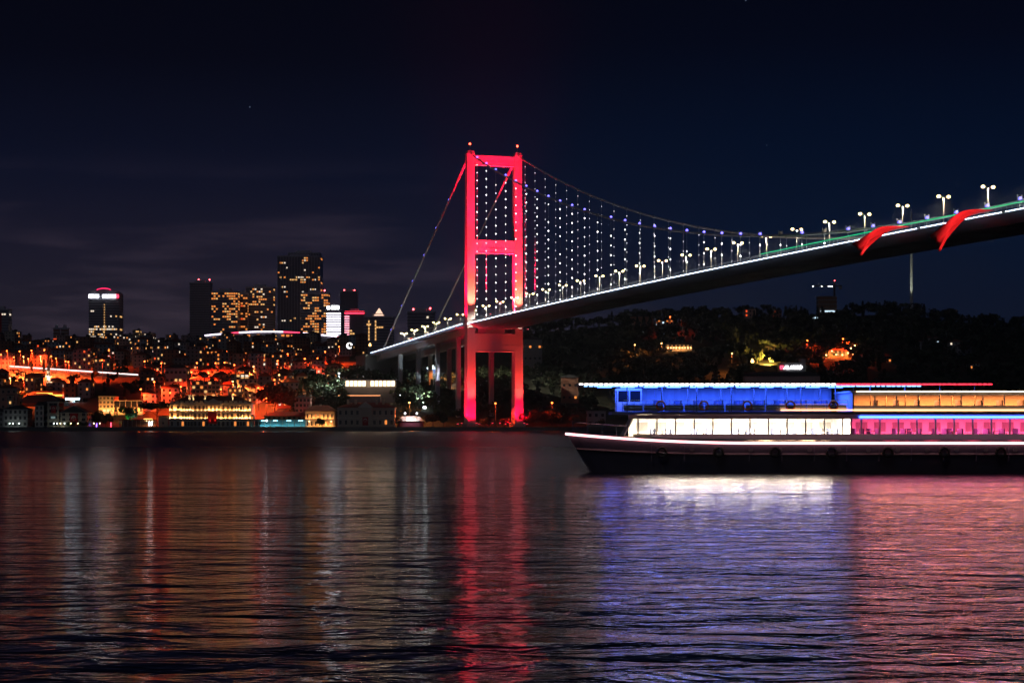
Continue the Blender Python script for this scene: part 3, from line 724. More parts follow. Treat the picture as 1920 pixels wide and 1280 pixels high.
# dark houses at the left picture edge
building('waterfront_house', 'dark pale-walled waterside house with small rooftop room, leftmost on the quay', wloc(34), pw(12,56,YW), 12, hz_(767,YW)-2.3, 'white', 0, 'hip', 2.2, 3, 5, 1.3, 1.9, 0, 'w', single=True, cat='house', cornice=True, roofm=roof_dark)
building('waterfront_house', 'plain unlit house at the very left picture edge', wloc(0), pw(-14,9,YW), 12, hz_(772,YW)-2.3, 'grey', 0, 'hip', 2, 3, 3, 1.2, 1.7, 0, 'w', single=True, cat='house', roofm=roof_dark)
building('waterfront_house', 'tall narrow dark house with arched gable beside the cream house', wloc(78), pw(70,86,YW), 11, hz_(760,YW)-2.3, 'white', 0, 'gable', 2.4, 4, 2, 1.1, 1.9, 0, 'w', single=True, cat='house', cornice=True, roofm=roof_dark)
building('waterfront_house', 'small bluish lean-to house squeezed between the narrow and the cream house', wloc(89.5, 1116), pw(86,93,1116), 9, hz_(768,YW)-2.3, 'pale blue', 0, 'flat', 2, 3, 1, 1.3, 2.0, 0, 'w', single=True, cat='house')
b = building('waterfront_house', 'cream narrow house with red flag and cool lit middle window', wloc(104), pw(93,115,YW), 11, hz_(753,YW)-2.3, 'cream', 0, 'flat', 2, 4, 1, 4.6, 1.9, .0, 'c', single=True, cat='house', cornice=True)
crescent_flag(b, .3, -5.9, 8.3, 2.9, 4.4)
MB().box(-1.3,1.3,-5.85,-5.78,5.15,6.4).build('lit_pane', mat('dim_cool_pane', (.1,.1,.1), emit=(.55,.8,.8), strength=.25), b)
b = building('waterfront_house', 'grey gabled house with a large red flag hanging down its front', wloc(143), pw(118,167,YW), 13, hz_(773,YW)-2.3, 'beige', 0, 'gable', 3.8, 3, 4, 1.7, 1.7, 0, 'y', single=True, cat='house', cornice=True, roofm=roof_dark)
MB().loft([[(-pw(118,167,YW)/2,-6.4,9.2),(pw(118,167,YW)/2,-6.4,9.2),(0,-6.4,12.9)],[(-pw(118,167,YW)/2,-6.2,9.2),(pw(118,167,YW)/2,-6.2,9.2),(0,-6.2,12.9)]]).build('gable_wall', wall('beige'), b)
crescent_flag(b, .2, -6.9, .8, 4.6, 7.4)
building('hillside_house', 'orange-lit house with dark windows behind the left edge trees', wloc(14, 1160), pw(-8,32,1160), 11, hz_(727,1160)-gz(wloc(14,1160).x,1160), 'salmon', .1, 'hip', 1.6, 3, 4, 1.4, 1.6, 0, 'w', single=True, cat='house')
# hotel with terrace
HOT1 = building('hotel', 'cream four-storey hotel glowing amber behind the waterfront trees', wloc(204, 1150), pw(190,218,1150), 14, hz_(743,1150)-gz(wloc(204,1150).x,1150), 'cream', 0, 'flat', 2, 4, 4, 1.3, 1.7, .06, 'w', single=True, parapet=False, cornice=True)
b = building('hotel_wing', 'amber-lit hotel wing with glazed roof terrace right of the hotel', wloc(245, 1152), pw(218.5,272,1152), 14, hz_(764,1152)-gz(wloc(245,1152).x,1152), 'cream', 0, 'flat', 2, 2, 7, 1.4, 1.4, .1, 'y', parapet=False)
hh = hz_(764,1152)-gz(wloc(245,1152).x,1152); ww_ = pw(218.5,272,1152)
for i in range(6):
    x = -ww_/2+ww_*i/5; MB().box(x-.12,x+.12,-6.8,-6.6,hh+.36,hh+4.1).build('terrace_post', trim, b)
MB().box(-ww_/2,ww_/2,-6.9,6,hh+4.1,hh+4.4).build('terrace_roof', trim, b)
for i in range(5): x = -ww_/2+ww_*i/5; MB().box(x+.2,x+ww_/5-.2,-6.75,-6.7,hh+.5,hh+4.0).build('terrace_pane', dark_glass, b)
for bb_, lst in ((HOT1, ((-3,2600),(3,2600))), (b, ((-6,2000),(0,2400),(6,3400)))):
    for hx, hp in lst:
        light('POINT', bb_, (hx,-11,1.6), None, hp*1.0, (1,.34,.07), .3, name='facade_light'); MB().box(hx-.3,hx+.3,-11.3,-10.7,-3,1.1).build('uplight', MATS['dark_metal'], bb_)
# mosque with minaret and lit long hall
y_ = 1240; mn = thing('minaret', 'slim floodlit minaret with balcony rising behind the waterfront houses', 'minaret', wloc(91, y_))
zb = gz(wloc(91,y_).x, y_); H = hz_(690,y_)-zb
m = MB(); prof = [(1.9,-4),(1.9,H*.30),(1.35,H*.33),(1.25,H*.62)]
m.loft([[(r*math.cos(2*math.pi*j/12), r*math.sin(2*math.pi*j/12), z) for j in range(12)] for r, z in prof]).build('shaft', wall('white'), mn)
m = MB().loft([[(r*math.cos(2*math.pi*j/12), r*math.sin(2*math.pi*j/12), z) for j in range(12)] for r, z in ((1.25,H*.62),(2.1,H*.655),(2.1,H*.70),(1.15,H*.70),(1.1,H*.88))]); m.build('balcony', wall('white'), mn)
MB().loft([[(r*math.cos(2*math.pi*j/12), r*math.sin(2*math.pi*j/12), z) for j in range(12)] for r, z in ((1.35,H*.88),(.7,H*1.03),(.08,H*1.25))]).build('spire', roof_dark, mn)
light('SPOT', mn, (3,-7,H*.28), (0,0,H*.66), 16000, (1,.66,.4), .3, 60, .9, 'minaret_floodlight'); light('SPOT', mn, (-3,-6,H*.28), (0,0,H*.75), 12000, (1,.66,.4), .3, 50, .9, 'minaret_floodlight')
MB().box(2.6,3.4,-7.4,-6.6,H*.24,H*.27).box(-3.4,-2.6,-6.4,-5.6,H*.24,H*.27).box(-3.4,3.4,-7.4,2,H*.22,H*.24).build('floodlight_ledge', MATS['dark_metal'], mn)
y_ = 1225; hl = thing('lit_hall', 'long hall with glowing yellow eaves line below the minaret', 'building', wloc(92, y_))
wd = pw(45,132,y_); hh = hz_(742,y_)-gz(wloc(92,y_).x,y_)
MB().box(-wd/2,wd/2,-6,6,-8,hh).build('wall', wall('beige'), hl); hip_roof(wd,12,hh,3).build('roof', roof_red, hl)
MB().box(-wd*.22,wd*.13,-6.8,-6.5,hh+.9,hh+1.9).box(wd*.13,wd/2,-6.8,-6.5,hh-.2,hh+.8).build('eaves_light', glow('eaves_yellow', (1,.45,.06), 3.2), hl)
m = MB()
for i in range(14): x = -wd/2+wd*(i+.5)/14; m.box(x-.7,x+.7,-6.15,-5.9,hh-3.4,hh-1.6)
m.build('lit_window', lit_o, hl, kind='stuff')
y_ = 1190; dm = thing('dark_roofed_hall', 'big dark hall with swelling roof behind the quay houses', 'building', wloc(77, y_))
wd = pw(38,116,y_); zt = hz_(737,y_)-gz(wloc(77,y_).x,y_)
MB().loft([[(-wd/2,-9,-4),(wd/2,-9,-4),(wd/2,9,-4),(-wd/2,9,-4)],[(-wd/2,-9,zt-6.5),(wd/2,-9,zt-6.5),(wd/2,9,zt-6.5),(-wd/2,9,zt-6.5)]]).build('wall', wall('brick'), dm)
MB().loft([[(-wd/2*k,-9.4*k,zt-6.5+z),(wd/2*k,-9.4*k,zt-6.5+z),(wd/2*k,9.4*k,zt-6.5+z),(-wd/2*k,9.4*k,zt-6.5+z)] for k, z in ((1.04,0),(.8,3),(.55,5.2),(.25,6.4))]).build('roof', roof_dark, dm)
# cool-lit rooftop restaurant
y_ = 1200; b = building('rooftop_restaurant', 'pink building with blue-white glowing rooftop terrace', wloc(142, y_), pw(120,166,y_), 12, hz_(757,y_)-gz(wloc(142,y_).x,y_), 'pink', 0, 'flat', 2, 3, 6, 1.4, 1.5, .1, 'w', parapet=False)
hh = hz_(757,y_)-gz(wloc(142,y_).x,y_)
MB().box(-5,4,-6.5,5,hh+3.6,hh+3.9).build('terrace_roof', trim, b); MB().box(-5,4,-6.9,-6.55,hh+2.6,hh+3.7).build('light_strip', glow('terrace_blue_white', (.6,.82,1), 6), b)
for x in (-4.9,-2,1,3.9): MB().box(x-.1,x+.1,-6.4,-6.2,hh+.35,hh+3.6).build('terrace_post', trim, b)
light('POINT', b, (-.5,-3,hh+2.6), None, 2500, (.6,.82,1), .4, name='terrace_light')
# quay restaurant with N sign
b = thing('quay_restaurant', 'low glazed quay restaurant with orange lights and letter sign', 'restaurant', wloc(257, 1108, 2.35)); wd = pw(226,290,1108)
MB().box(-wd/2,wd/2,-2,6,-1,.3).build('floor', concrete, b); MB().box(-wd/2-.4,wd/2+.4,-2.6,6.4,4.1,4.5).build('roof', roof_dark, b); MB().box(-wd/2,wd/2,5.6,6,.3,4.1).build('back_wall', wall('brick'), b)
for i in range(9): x = -wd/2+wd*i/8; MB().box(x-.12,x+.12,-2,-1.8,.3,4.1).build('post', trim, b)
for i in range(8): x = -wd/2+wd*i/8; MB().box(x+.15,x+wd/8-.15,-1.93,-1.87,.35,4.05).build('pane', glass('clear_glass'), b)
MB().box(wd*.22,wd*.48,-2.75,-2.62,4.55,5.1).build('sign_strip', glow('sign_amber', (1,.42,.1), 3), b)
m = MB(); x0 = wd*.36; m.box(x0,x0+.45,-2.35,-2.2,.9,3.3).box(x0+1.55,x0+2.0,-2.35,-2.2,.9,3.3)
m.loft([[(x0+.1,-2.34,3.3),(x0+.55,-2.34,3.3),(x0+1.9,-2.34,.9),(x0+1.45,-2.34,.9)],[(x0+.1,-2.21,3.3),(x0+.55,-2.21,3.3),(x0+1.9,-2.21,.9),(x0+1.45,-2.21,.9)]]); m.build('letter_sign', sign_w, b)
light('POINT', b, (wd*.34,2,3.4), None, 1700, (1,.36,.08), .4, name='restaurant_lamp'); light('POINT', b, (wd*.1,2,3.4), None, 90, (1,.5,.2), .4, name='restaurant_lamp')
MB().ball((wd*.34,2,3.7), .3).ball((wd*.42,3,3.7), .3).ball((wd*.27,1,3.7), .3).build('lamp_globe', glow('lamp_globe_amber', (1,.5,.15), 12), b)

# ---- the floodlit waterside palace
PY = 1111.0; S = PY/F
pal = thing('waterside_palace', 'long white palace floodlit in gold with red banner at its centre', 'palace', wloc(394.5, PY, 2.35)); pw_ = 153*S
cream = mat('palace_stucco', (.66,.60,.48), .8, var=.08, scale=.4); grey_st = mat('palace_grey_stucco', (.42,.45,.45), .8, var=.1)
def pxl(c): return ((c-120)/1690 - .5)*pw_         # crop column of the facade study to local x
f1, f2, f3 = 4.7, 9.3, 13.9
MB().box(-pw_/2,pw_/2,0,16,-2,f1).build('ground_floor_wall', grey_st, pal); MB().box(-pw_/2,pw_/2,.002,16,f1,f3).build('upper_wall', cream, pal)
bays = [(120,362,1.4),(368,612,1.0),(866,1192,2.0),(1455,1692,1.0),(1692,1810,1.4)]
for a, b_, pr in bays:
    x0, x1 = pxl(a), pxl(b_); bay = MB().box(x0,x1,-pr,0,f1,f3).build('bay', cream, pal); MB().box(x0,x1,-pr,0,-2,f1-.002).build('bay_base', grey_st, bay)
    for x in (x0, x1-.5): MB().box(x,x+.5,-pr-.22,-pr,f1+.5,f2-.5).box(x,x+.5,-pr-.22,-pr,f2+.5,f3-.6).build('pilaster', cream, bay)
    for z, hh in ((f1-.25,.5),(f2-.25,.55),(f3-.5,.95)): MB().box(x0-.3,x1+.3,-pr-.55,0,z,z+hh).build('cornice', cream, bay)
for a, b_ in ((612,866),(1192,1455)):
    x0, x1 = pxl(a)+.31, pxl(b_)-.31
    for z, hh in ((f1-.25,.5),(f2-.25,.55),(f3-.5,.95)): MB().box(x0,x1,-.55,.1,z,z+hh).build('cornice', cream, pal)
pwin = MB().box(-.78,.78,-.16,.05,-.15,2.75).box(-.62,.62,-.16,.05,2.75,3.05).mesh('window', cream)
ppan = {k: MB().box(-.6,-.05,-.2,-.162,0,2.6).box(.05,.6,-.2,-.162,0,2.6).mesh('pane', LIT.get(k, dark_glass)) for k in (None,'o','r')}
layout = [(120,362,2,1.4),(368,612,4,1.0),(612,866,3,0),(866,1192,4,2.0),(1192,1455,3,0),(1455,1692,4,1.0),(1692,1810,1,1.4)]
for a, b_, n_, pr in layout:
    for fz in (.7, f1+.75, f2+.75):
        for i in range(n_):
            if n_ == 4 and pr == 2.0 and i in (1,2) and f1 < fz < f2: continue
            x = pxl(a+(b_-a)*(i+.5)/n_); k = 'o' if random.random() < (.3 if fz < 1 else .08) else None
            o = inst('window', pwin, pal, (x,-pr,fz)); inst('pane', ppan[k], o)
m = MB()
x = -pw_/2+.6
while x < pw_/2-2: m.box(x,x+1.9,-.6,-.2,f3+.6,f3+1.6); x += 2.9
m.build('balustrade', cream, pal); MB().box(-pw_/2,pw_/2,-.7,-.1,f3+.46,f3+.6).build('balustrade_base', cream, pal)
hip_roof(pw_-3,15,f3+.5,4.0,0).build('roof', roof_red, pal).location = (0,8.5,0)
for c in (522,595,845,1418):
    x = pxl(c); MB().box(x-.55,x+.55,2,3.1,f3+.5,f3+4.6).box(x-.75,x+.75,1.8,3.3,f3+4.6,f3+5.1).build('chimney', cream, pal)
    light('SPOT', pal, (x+.2,.2,f3+1.7), (x,2.4,f3+4.6), 500, (1,.62,.3), .15, 70, .8, 'chimney_spot')
MB().loft([[(pxl(866),-1.4,f3+.5),(pxl(1192),-1.4,f3+.5),(pxl(1029),-1.4,f3+3.1)],[(pxl(866),-.2,f3+.5),(pxl(1192),-.2,f3+.5),(pxl(1029),-.2,f3+3.1)]]).build('pediment', cream, pal)
crescent_free = MB().box(pxl(930),pxl(1112),-2.75,-2.68,f1-2.6,f2-.3).build('red_banner', mat('palace_banner_cloth', (.6,.012,.015), .85, var=.2), pal)
fx = MB(); GOLD = (1,.38,.10)
for a, b_, n_, pr in layout:
    for zz in (f1+.32, f2+.36):
        x0, x1 = pxl(a)+.3, pxl(b_)-.3
        for i in range(n_+1):
            x = x0+(x1-x0)*i/n_; fx.box(x-.14,x+.14,-pr-.5,-pr-.3,zz,zz+.22)
        pwr = {0:.35}.get(pr, 1.0)*(1.0 if not (a == 612) else .35)
        if a == 866 and zz < f2: pwr = .45
        light('AREA', pal, ((x0+x1)/2,-pr-.42,zz+.3), ((x0+x1)/2,-pr-.12,zz+4), 95*(x1-x0)*pwr*2.0, GOLD, x1-x0, None, name='facade_uplight', sizey=.2)
fx.build('uplight_fixture', glow('uplight_gold', (1,.7,.35), 7), pal, kind='stuff')
for xx in (pxl(972), pxl(1080)): light('SPOT', pal, (xx,-3.3,f1-2.2), (xx,-2.7,f2), 420, (1,.35,.2), .12, 60, .8, 'banner_spot')
MB().box(pxl(930),pxl(1112),-3.5,-3.1,f1-2.75,f1-2.62).build('banner_ledge', cream, pal)
building('annex', 'small gold-lit annex attached to the right end of the palace', wloc(474, 1116), pw(471.5,478,1116), 8, 7, 'cream', 0, 'flat', 1, 2, 1, 1.2, 1.8, .5, 'o', parapet=False)
building('boathouse', 'plain pale boathouse wall between pine tree and palace', wloc(308, 1113), pw(299,317,1113), 7, 6.6, 'beige', 0, 'flat', 1, 1, 1, 1.0, 1.2, 0, 'o', parapet=False)

# teal-lit pavilion on the quay
b = thing('teal_pavilion', 'low waterside pavilion lit teal inside under a long flat roof', 'pavilion', wloc(525, 1108, 2.35)); wd = pw(476,577,1108)
MB().box(-wd/2,wd/2,-2,7,-1,.3).build('floor', concrete, b); MB().box(-wd/2-.5,wd/2+.5,-2.8,7.5,4.2,4.7).build('roof', mat('teal_roof', (.2,.26,.24), .7), b)
MB().box(-wd/2,wd/2,6.4,6.8,.3,4.2).build('back_wall', mat('teal_wall', (.25,.5,.5), .8), b)
for i in range(10): x = -wd/2+wd*i/9; MB().box(x-.13,x+.13,-2,-1.75,.3,4.2).build('post', trim, b)
for i in range(9): x = -wd/2+wd*i/9; MB().box(x+.15,x+wd/9-.15,-1.92,-1.86,.35,4.15).build('pane', glass('clear_glass'), b)
for i, (x, p) in enumerate(((-10,1500),(-3,1100),(5,900),(12,600))):
    MB().box(x-1.3,x+1.3,1.5,2.1,3.7,3.95).build('ceiling_lamp', glow('teal_lamp', (.6,1,1), 10), b); light('POINT', b, (x,1.8,3.4), None, p, (.35,.9,.95), .3, name='pavilion_lamp')
MB().ball((-7.6,-2.5,3.9), .55).build('bright_lamp', glow('bright_cool_lamp', (.85,.97,1), 14), b)
y_ = 1120; hl = thing('orange_roof_hall', 'low hall with orange-lit tiled roof behind the teal pavilion', 'building', wloc(540, y_)); wd = pw(500,585,y_)
MB().box(-wd/2,wd/2,-4,5,-3,6.5).build('wall', wall('ochre'), hl); hip_roof(wd,9,6.5,2.6).build('roof', roof_red, hl)
m = MB(); [m.box(-wd/2+2+i*3,-wd/2+3.6+i*3,-4.12,-3.9,4.9,6.0) for i in range(8)]; m.build('dark_window', dark_glass, hl, kind='stuff')
# gold pavilion house
y_ = 1113; gp_ = thing('gold_pavilion', 'two-storey pavilion with red hipped roof lit gold, beside the dark mansion', 'pavilion', wloc(600, y_, 2.35)); wd = pw(573,628,y_)
MB().box(-wd/2,wd/2,-1,8,-2,9.4).build('wall', cream, gp_); hip_roof(wd,9,9.4,3.4,1.2).build('roof', roof_red, gp_).location = (0,3.5,0)
MB().box(-wd/2-.9,wd/2+.9,-3,-1,4.4,4.75).build('balcony', cream, gp_)
for i in range(8): x = -wd/2+.3+(wd-.6)*i/7; MB().box(x-.16,x+.16,-2.7,-2.4,0,4.4).box(x-.14,x+.14,-1.9,-1.6,4.76,9.38).build('column', cream, gp_)
for fz in (.8, 5.3):
    for i in range(7): x = -wd/2+.3+(wd-.6)*(i+.5)/7; o = inst('window', MB().box(-.5,.5,-.12,.05,0,2.6).mesh('window', trim), gp_, (x,-1,fz)); inst('pane', MB().box(-.4,.4,-.15,-.122,.1,2.5).mesh('pane', lit_o if random.random() < .4 else dark_glass), o)
for zz, pz_ in ((.3,900),(4.9,1300)): light('AREA', gp_, (0,-2.1,zz), (0,-1.2,zz+4), pz_*.7, GOLD, wd-1, None, name='facade_uplight', sizey=.2)
for x in (-6,2,7): MB().ball((x,-3.4,3.4), .3).build('globe_lamp', glow('globe_gold', (1,.7,.35), 9), gp_)
light('POINT', gp_, (4,-3.6,3.2), None, 900, GOLD, .3, name='globe_light')
for x in (-6.5,0): MB().box(x-.6,x+.6,3,4.2,11,13.6).build('chimney', cream, gp_)
# dark stone mansion
y_ = 1114; b = building('stone_mansion', 'large unlit stone mansion with pediment and chimneys left of the bridge tower', wloc(688, y_, 2.35), pw(634,740,y_), 14, 11.4, 'beige', 0, 'hip', 3.0, 2, 10, 1.3, 2.5, .16, 'rro', single=True, cat='mansion', cornice=True, roofm=roof_red)
MB().box(-4.2,3.6,-8.2,-7.02,-2,11.6).build('central_bay', wall('beige'), b); MB().loft([[(-4.8,-8.4,11.6),(4.2,-8.4,11.6),(-.3,-8.4,15)],[(-4.8,-5,11.6),(4.2,-5,11.6),(-.3,-5,15)]]).build('pediment', trim, b)
for x in (-11,-6.5,6,10): MB().box(x-.6,x+.6,-3,-1.8,12.5,16).box(x-.75,x+.75,-3.15,-1.65,16,16.4).build('chimney', wall('beige'), b)
crescent_flag(b, -.3, -8.5, 1.0, 3.4, 5.0)
# pink block behind, salmon apartments
building('apartment_block', 'pale pink three-storey block with dark windows behind the gold pavilion', wloc(566, 1150), pw(549,584,1150), 10, hz_(746,1150)-gz(wloc(566,1150).x,1150), 'pink', 0, 'hip', 1.5, 3, 5, 1.3, 1.8, 0, 'w', single=True, roofm=roof_dark)
building('apartment_block', 'salmon four-storey apartment block above the palace, windows partly lit', wloc(389, 1215), pw(363,415,1215), 14, hz_(715,1215)-gz(wloc(389,1215).x,1215), 'salmon', 0, 'flat', 2, 4, 7, 1.7, 1.6, .22, 'wyo', single=True)
building('apartment_block', 'dark house with three yellow windows on the slope left of the salmon block', wloc(333, 1260), pw(312,352,1260), 12, hz_(690,1260)-gz(wloc(333,1260).x,1260), 'grey', 0, 'hip', 2.5, 3, 5, 1.6, 1.7, .25, 'y', roofm=roof_dark)
building('apartment_block', 'dark apartment block with glowing stacked balconies right of the salmon block', wloc(457, 1290), pw(446,470,1290), 12, hz_(703,1290)-gz(wloc(457,1290).x,1290), 'beige', 0, 'flat', 2, 5, 3, 2.0, 1.6, .5, 'oyw')
# terrace restaurant on the slope
y_ = 1190; p_ = wloc(695, y_); b = thing('terrace_restaurant', 'long terrace restaurant with bright warm windows above the stone mansion', 'restaurant', (p_.x, y_, hz_(726, y_))); wd = pw(649,742,y_)
MB().box(-wd/2,wd/2,-4,6,-16,0).build('wall', wall('dusk grey'), b); MB().box(-wd*.62,wd*.22,-12,-4.02,-16,-5).build('lower_terrace', wall('dusk grey'), b); MB().box(-wd*.62,wd*.22,-12.3,-12.02,-5.6,-5.1).build('terrace_light', glow('terrace_line', (1,.36,.14), 1.6), b); MB().box(-wd/2-1,wd/2+1,-5,6.5,4.6,5.0).build('roof', mat('lilac_roof', (.3,.28,.36), .7), b); MB().box(-wd/2,wd/2,5.5,6,0,4.6).build('back_wall', wall('white'), b)
for i in range(13): x = -wd/2+wd*i/12; MB().box(x-.14,x+.14,-4,-3.8,0,4.6).build('post', trim, b)
for i in range(12):
    x = -wd/2+wd*i/12
    if i in (5,): continue
    MB().box(x+.3,x+wd/12-.3,-3.95,-3.88,.7,4.0).build('lit_pane', glow('terrace_pane_warm', (1,.72,.46), 3.4), b)
light('AREA', b, (0,-5.2,4.2), (0,-6.5,0), 1500, (1,.66,.4), wd, None, name='terrace_glow', sizey=.3)
# white-lit tent by the quay
b = thing('white_tent', 'brightly lit white tent on the quay left of the bridge tower', 'tent', wloc(770, 1118)); wd = pw(747,795,1118)
MB().loft([[(-wd/2,-3,0),(wd/2,-3,0),(wd/2,5,0),(-wd/2,5,0)],[(-wd/2,-3,3.6),(wd/2,-3,3.6),(wd/2,5,3.6),(-wd/2,5,3.6)]]).build('wall', mat('tent_wall', (.3,.06,.1), .8), b)
MB().loft([[(-wd/2-.5,-3.6,3.6),(wd/2+.5,-3.6,3.6),(wd/2+.5,5.5,3.6),(-wd/2-.5,5.5,3.6)],[(-wd/3,.5,6.5),(wd/3,.5,6.5),(wd/3,1.5,6.5),(-wd/3,1.5,6.5)]]).build('canopy', mat('tent_cloth', (.8,.8,.8), .8), b)
MB().ball((-3,-5.5,8.2), .5).ball((4,-5.5,8.2), .5).build('flood_lamp', glow('tent_flood', (.92,.97,1), 10), b); MB().box(-3.1,-2.9,-5.6,-5.4,-1,8).box(3.9,4.1,-5.6,-5.4,-1,8).build('lamp_post', MATS['dark_metal'], b)
light('POINT', b, (.5,-6.3,8), None, 2000, (.9,.96,1), .4, name='tent_floodlight')
# right-hand hillside villas
def villa(label, px0, px1, ptop, y, c='white', lit=.2, lits='oyw', rows=2, rf='hip', **kw):
    x = ((px0+px1)/2-960)*y/F; g = gz(x, y); return building('hillside_villa', label, (x, y, g), pw(px0,px1,y), 10, max(4, hz_(ptop,y)-g), c, 0, rf, 2, rows, max(3, int(pw(px0,px1,y)/3)), 1.4, 1.5, lit, lits, cat='villa', **kw)
villa('pale villa with orange ground floor right behind the far tower leg', 981, 1016, 637, 1330, 'dusk grey', .2, 'o', 3, roofm=roof_dark)
villa('dim brick villa low on the slope right of the tower', 1052, 1084, 708, 1200, 'brick', .1, 'o', 2, 'hip', roofm=roof_dark)
villa('villa with glowing rooftop storey high on the dark hill', 1231, 1262, 612, 1640, 'salmon', .45, 'ooc', 3, 'flat')
villa('grey villa beside tall trees high on the hill', 1302, 1338, 610, 1600, 'grey', .06, 'w', 2, 'flat')
b = villa('restaurant villa with a row of orange lamps along its terrace', 1244, 1296, 652, 1460, 'white', 0, 'o', 2, roofm=roof_dark)
for i in range(10): MB().ball((-10+i*2.2,-6.4,1.5), .42, 6, 4).build('terrace_lamp', glow('terrace_lamp_orange', (1,.42,.14), 14), b)
light('POINT', b, (0,-8,3), None, 2500, (1,.3,.06), .4, name='terrace_light')
villa('low house with orange windows near the hilltop, leftmost', 1182, 1224, 594, 1660, 'brick', .5, 'or', 1, 'flat')
villa('house glowing orange at the crest of the hill', 1395, 1416, 580, 1690, 'salmon', .6, 'or', 2, 'flat')
villa('house with red windows at the crest right of the orange one', 1448, 1464, 582, 1690, 'brick', .4, 'r', 2, 'flat')
b = villa('country house blazing with orange garden lamps on the right slope', 1550, 1588, 668, 1400, 'ochre', .7, 'oy', 2, 'hip')
for i, (x, z) in enumerate(((-9,1),(-5,4),(-2,1.2),(3,1),(7,2.5),(9,6),(11,1.5),(12,8),(14,3))): MB().ball((x,-7-(i % 3),z), .45, 6, 4).build('garden_lamp', MATS['terrace_lamp_orange'], b)
light('POINT', b, (9,-8,5), None, 9000, (1,.2,.03), .5, name='garden_light'); light('POINT', b, (-6,-9,4), None, 6000, (1,.25,.05), .5, name='garden_light')
villa('small villa with one orange lamp on the lower right slope', 1815, 1833, 690, 1330, 'white', .3, 'o', 2)
villa('little house with a red-orange window on the right slope', 1656, 1668, 678, 1380, 'salmon', .5, 'or', 2)
villa('dim white house on the right slope, cool lit window', 1690, 1704, 682, 1370, 'white', .3, 'c', 2, 'flat')
for i, (px, py) in enumerate(((1712,655),(1745,648),(1765,652),(1790,656),(1805,664))):
    p_ = hit(px, py); building('hillside_villa', f'faint grey house among dark trees on the right slope, {ordinal(i)} from left', p_, 11, 9, 6, 'grey', 0, 'hip', 2, 2, 3, 1.3, 1.4, .06, 'wc', 'dim houses on the right slope', cat='villa')
# sign building
y_ = 1260; x = (1485-960)*y_/F; g = gz(x, y_)
b = thing('sign_building', 'dark building with white lettered sign and red square emblem', 'building', (x, y_, g)); wd = pw(1461,1510,y_)
zt = hz_(680,y_)-g; MB().box(-wd/2,wd/2,-4,6,-8,zt).build('wall', wall('grey'), b); MB().box(wd*.30,wd/2,-3,5,zt,zt+2.6).build('stair_head', wall('grey'), b)
zs = hz_(692,y_)-g; k_ = y_/F
lx = (1467.5-1485)*k_
for ch in 'ALARKO':
    fc = bpy.data.curves.new('letter', 'FONT'); fc.body = ch; fc.size = 3.3; fc.extrude = .12; fc.shear = .2; fc.offset = .05
    tmp = bpy.data.objects.new('letter_curve', fc); COL.objects.link(tmp)
    me = bpy.data.meshes.new_from_object(tmp.evaluated_get(bpy.context.evaluated_depsgraph_get())); bpy.data.objects.remove(tmp)
    me.materials.clear(); me.materials.append(glow('sign_letter_white', (1,.97,1), 7))
    xs_ = [v_.co.x for v_ in me.vertices]; lo = inst('letter', me, b, (lx-min(xs_), -4.3, zs)); lo.rotation_euler = (R(90),0,0); lx += (max(xs_)-min(xs_))*.86+.18
ex, ez = (1461-1485)*k_, zs; m = MB()
for (a0,a1,c0,c1) in ((0,2.1,0,.55),(0,2.1,1.7,2.25),(0,.55,.55,1.7),(1.55,2.1,.55,1.7)): m.box(ex+a0,ex+a1,-4.35,-4.05,ez+c0,ez+c1)
m.build('emblem', glow('emblem_red', (1,.05,.10), 5), b)
y_ = 1215; x = (1465-960)*y_/F; g = gz(x, y_)
building('waterside_block', 'long low block with arcade of dark windows below the lettered sign', (x, y_, g), pw(1395,1536,y_), 10, hz_(705,y_)-g, 'pink', 0, 'hip', 2.6, 1, 16, 1.5, 2.6, .12, 'r', roofm=roof_dark)
for i, (a, b_, tp, lab, c, l_) in enumerate(((1182,1212,763,'low waterside building left of the cream pavilion, partly hidden by the boat','salmon',.1),(1213,1278,762,'cream waterside building with dark windows seen above the boat','cream',.15),(1100,1135,770,'small quay house behind the bow of the boat','grey',.1),(1320,1395,772,'long unlit quay shed behind the boat','grey',.03),(1560,1650,770,'wide quay warehouse behind the boat near its middle','beige',.05),(1740,1860,768,'long quay building behind the stern of the boat','beige',.05))):
    building('quay_building', lab, wloc((a+b_)/2, 1113, 2.35), pw(a,b_,1113), 9, hz_(tp,1113)-2.35, c, 0, 'flat', 1, 2, max(3, int(pw(a,b_,1113)/4)), 1.6, 1.8, l_, 'oyw', parapet=False)
# hilltop tower under construction, with crane
y_ = 1740; x = (1550-960)*y_/F; zb = hz_(588,y_)
b = thing('hilltop_building', 'unfinished round-topped building with cool lit floors on the right hilltop', 'building', (x, y_, zb))
wd = pw(1533,1567,y_); MB().box(-wd/2,wd/2,-6,6,-14,hz_(557,y_)-zb).build('wall', wall('brick'), b)
m = MB(); [m.box(-wd/2-.5,wd/2+.5,-6.5,6.5,z,z+.6) for z in (0,4,8,12,hz_(557,y_)-zb)]; m.build('floor_slab', concrete, b)
MB().box(-wd*.4,wd*.45,-6.3,-6.1,1.2,2.6).build('lit_window', lit_c, b); MB().box(-wd*.95,wd*.9,-5,5,-14,-1).build('podium', wall('grey'), b)
m = MB(); [m.box(-wd*.85+i*2.3,-wd*.85+i*2.3+1.2,-5.2,-4.9,-5,-3.4) for i in range(10)]; m.build('podium_window', lit_c, b, kind='stuff')
cr = thing('tower_crane', 'tower crane with lit horizontal jib above the hilltop building', 'crane', ((1568-960)*y_/F, y_+10, zb-10)); zj = hz_(537,y_+10)-(zb-10)
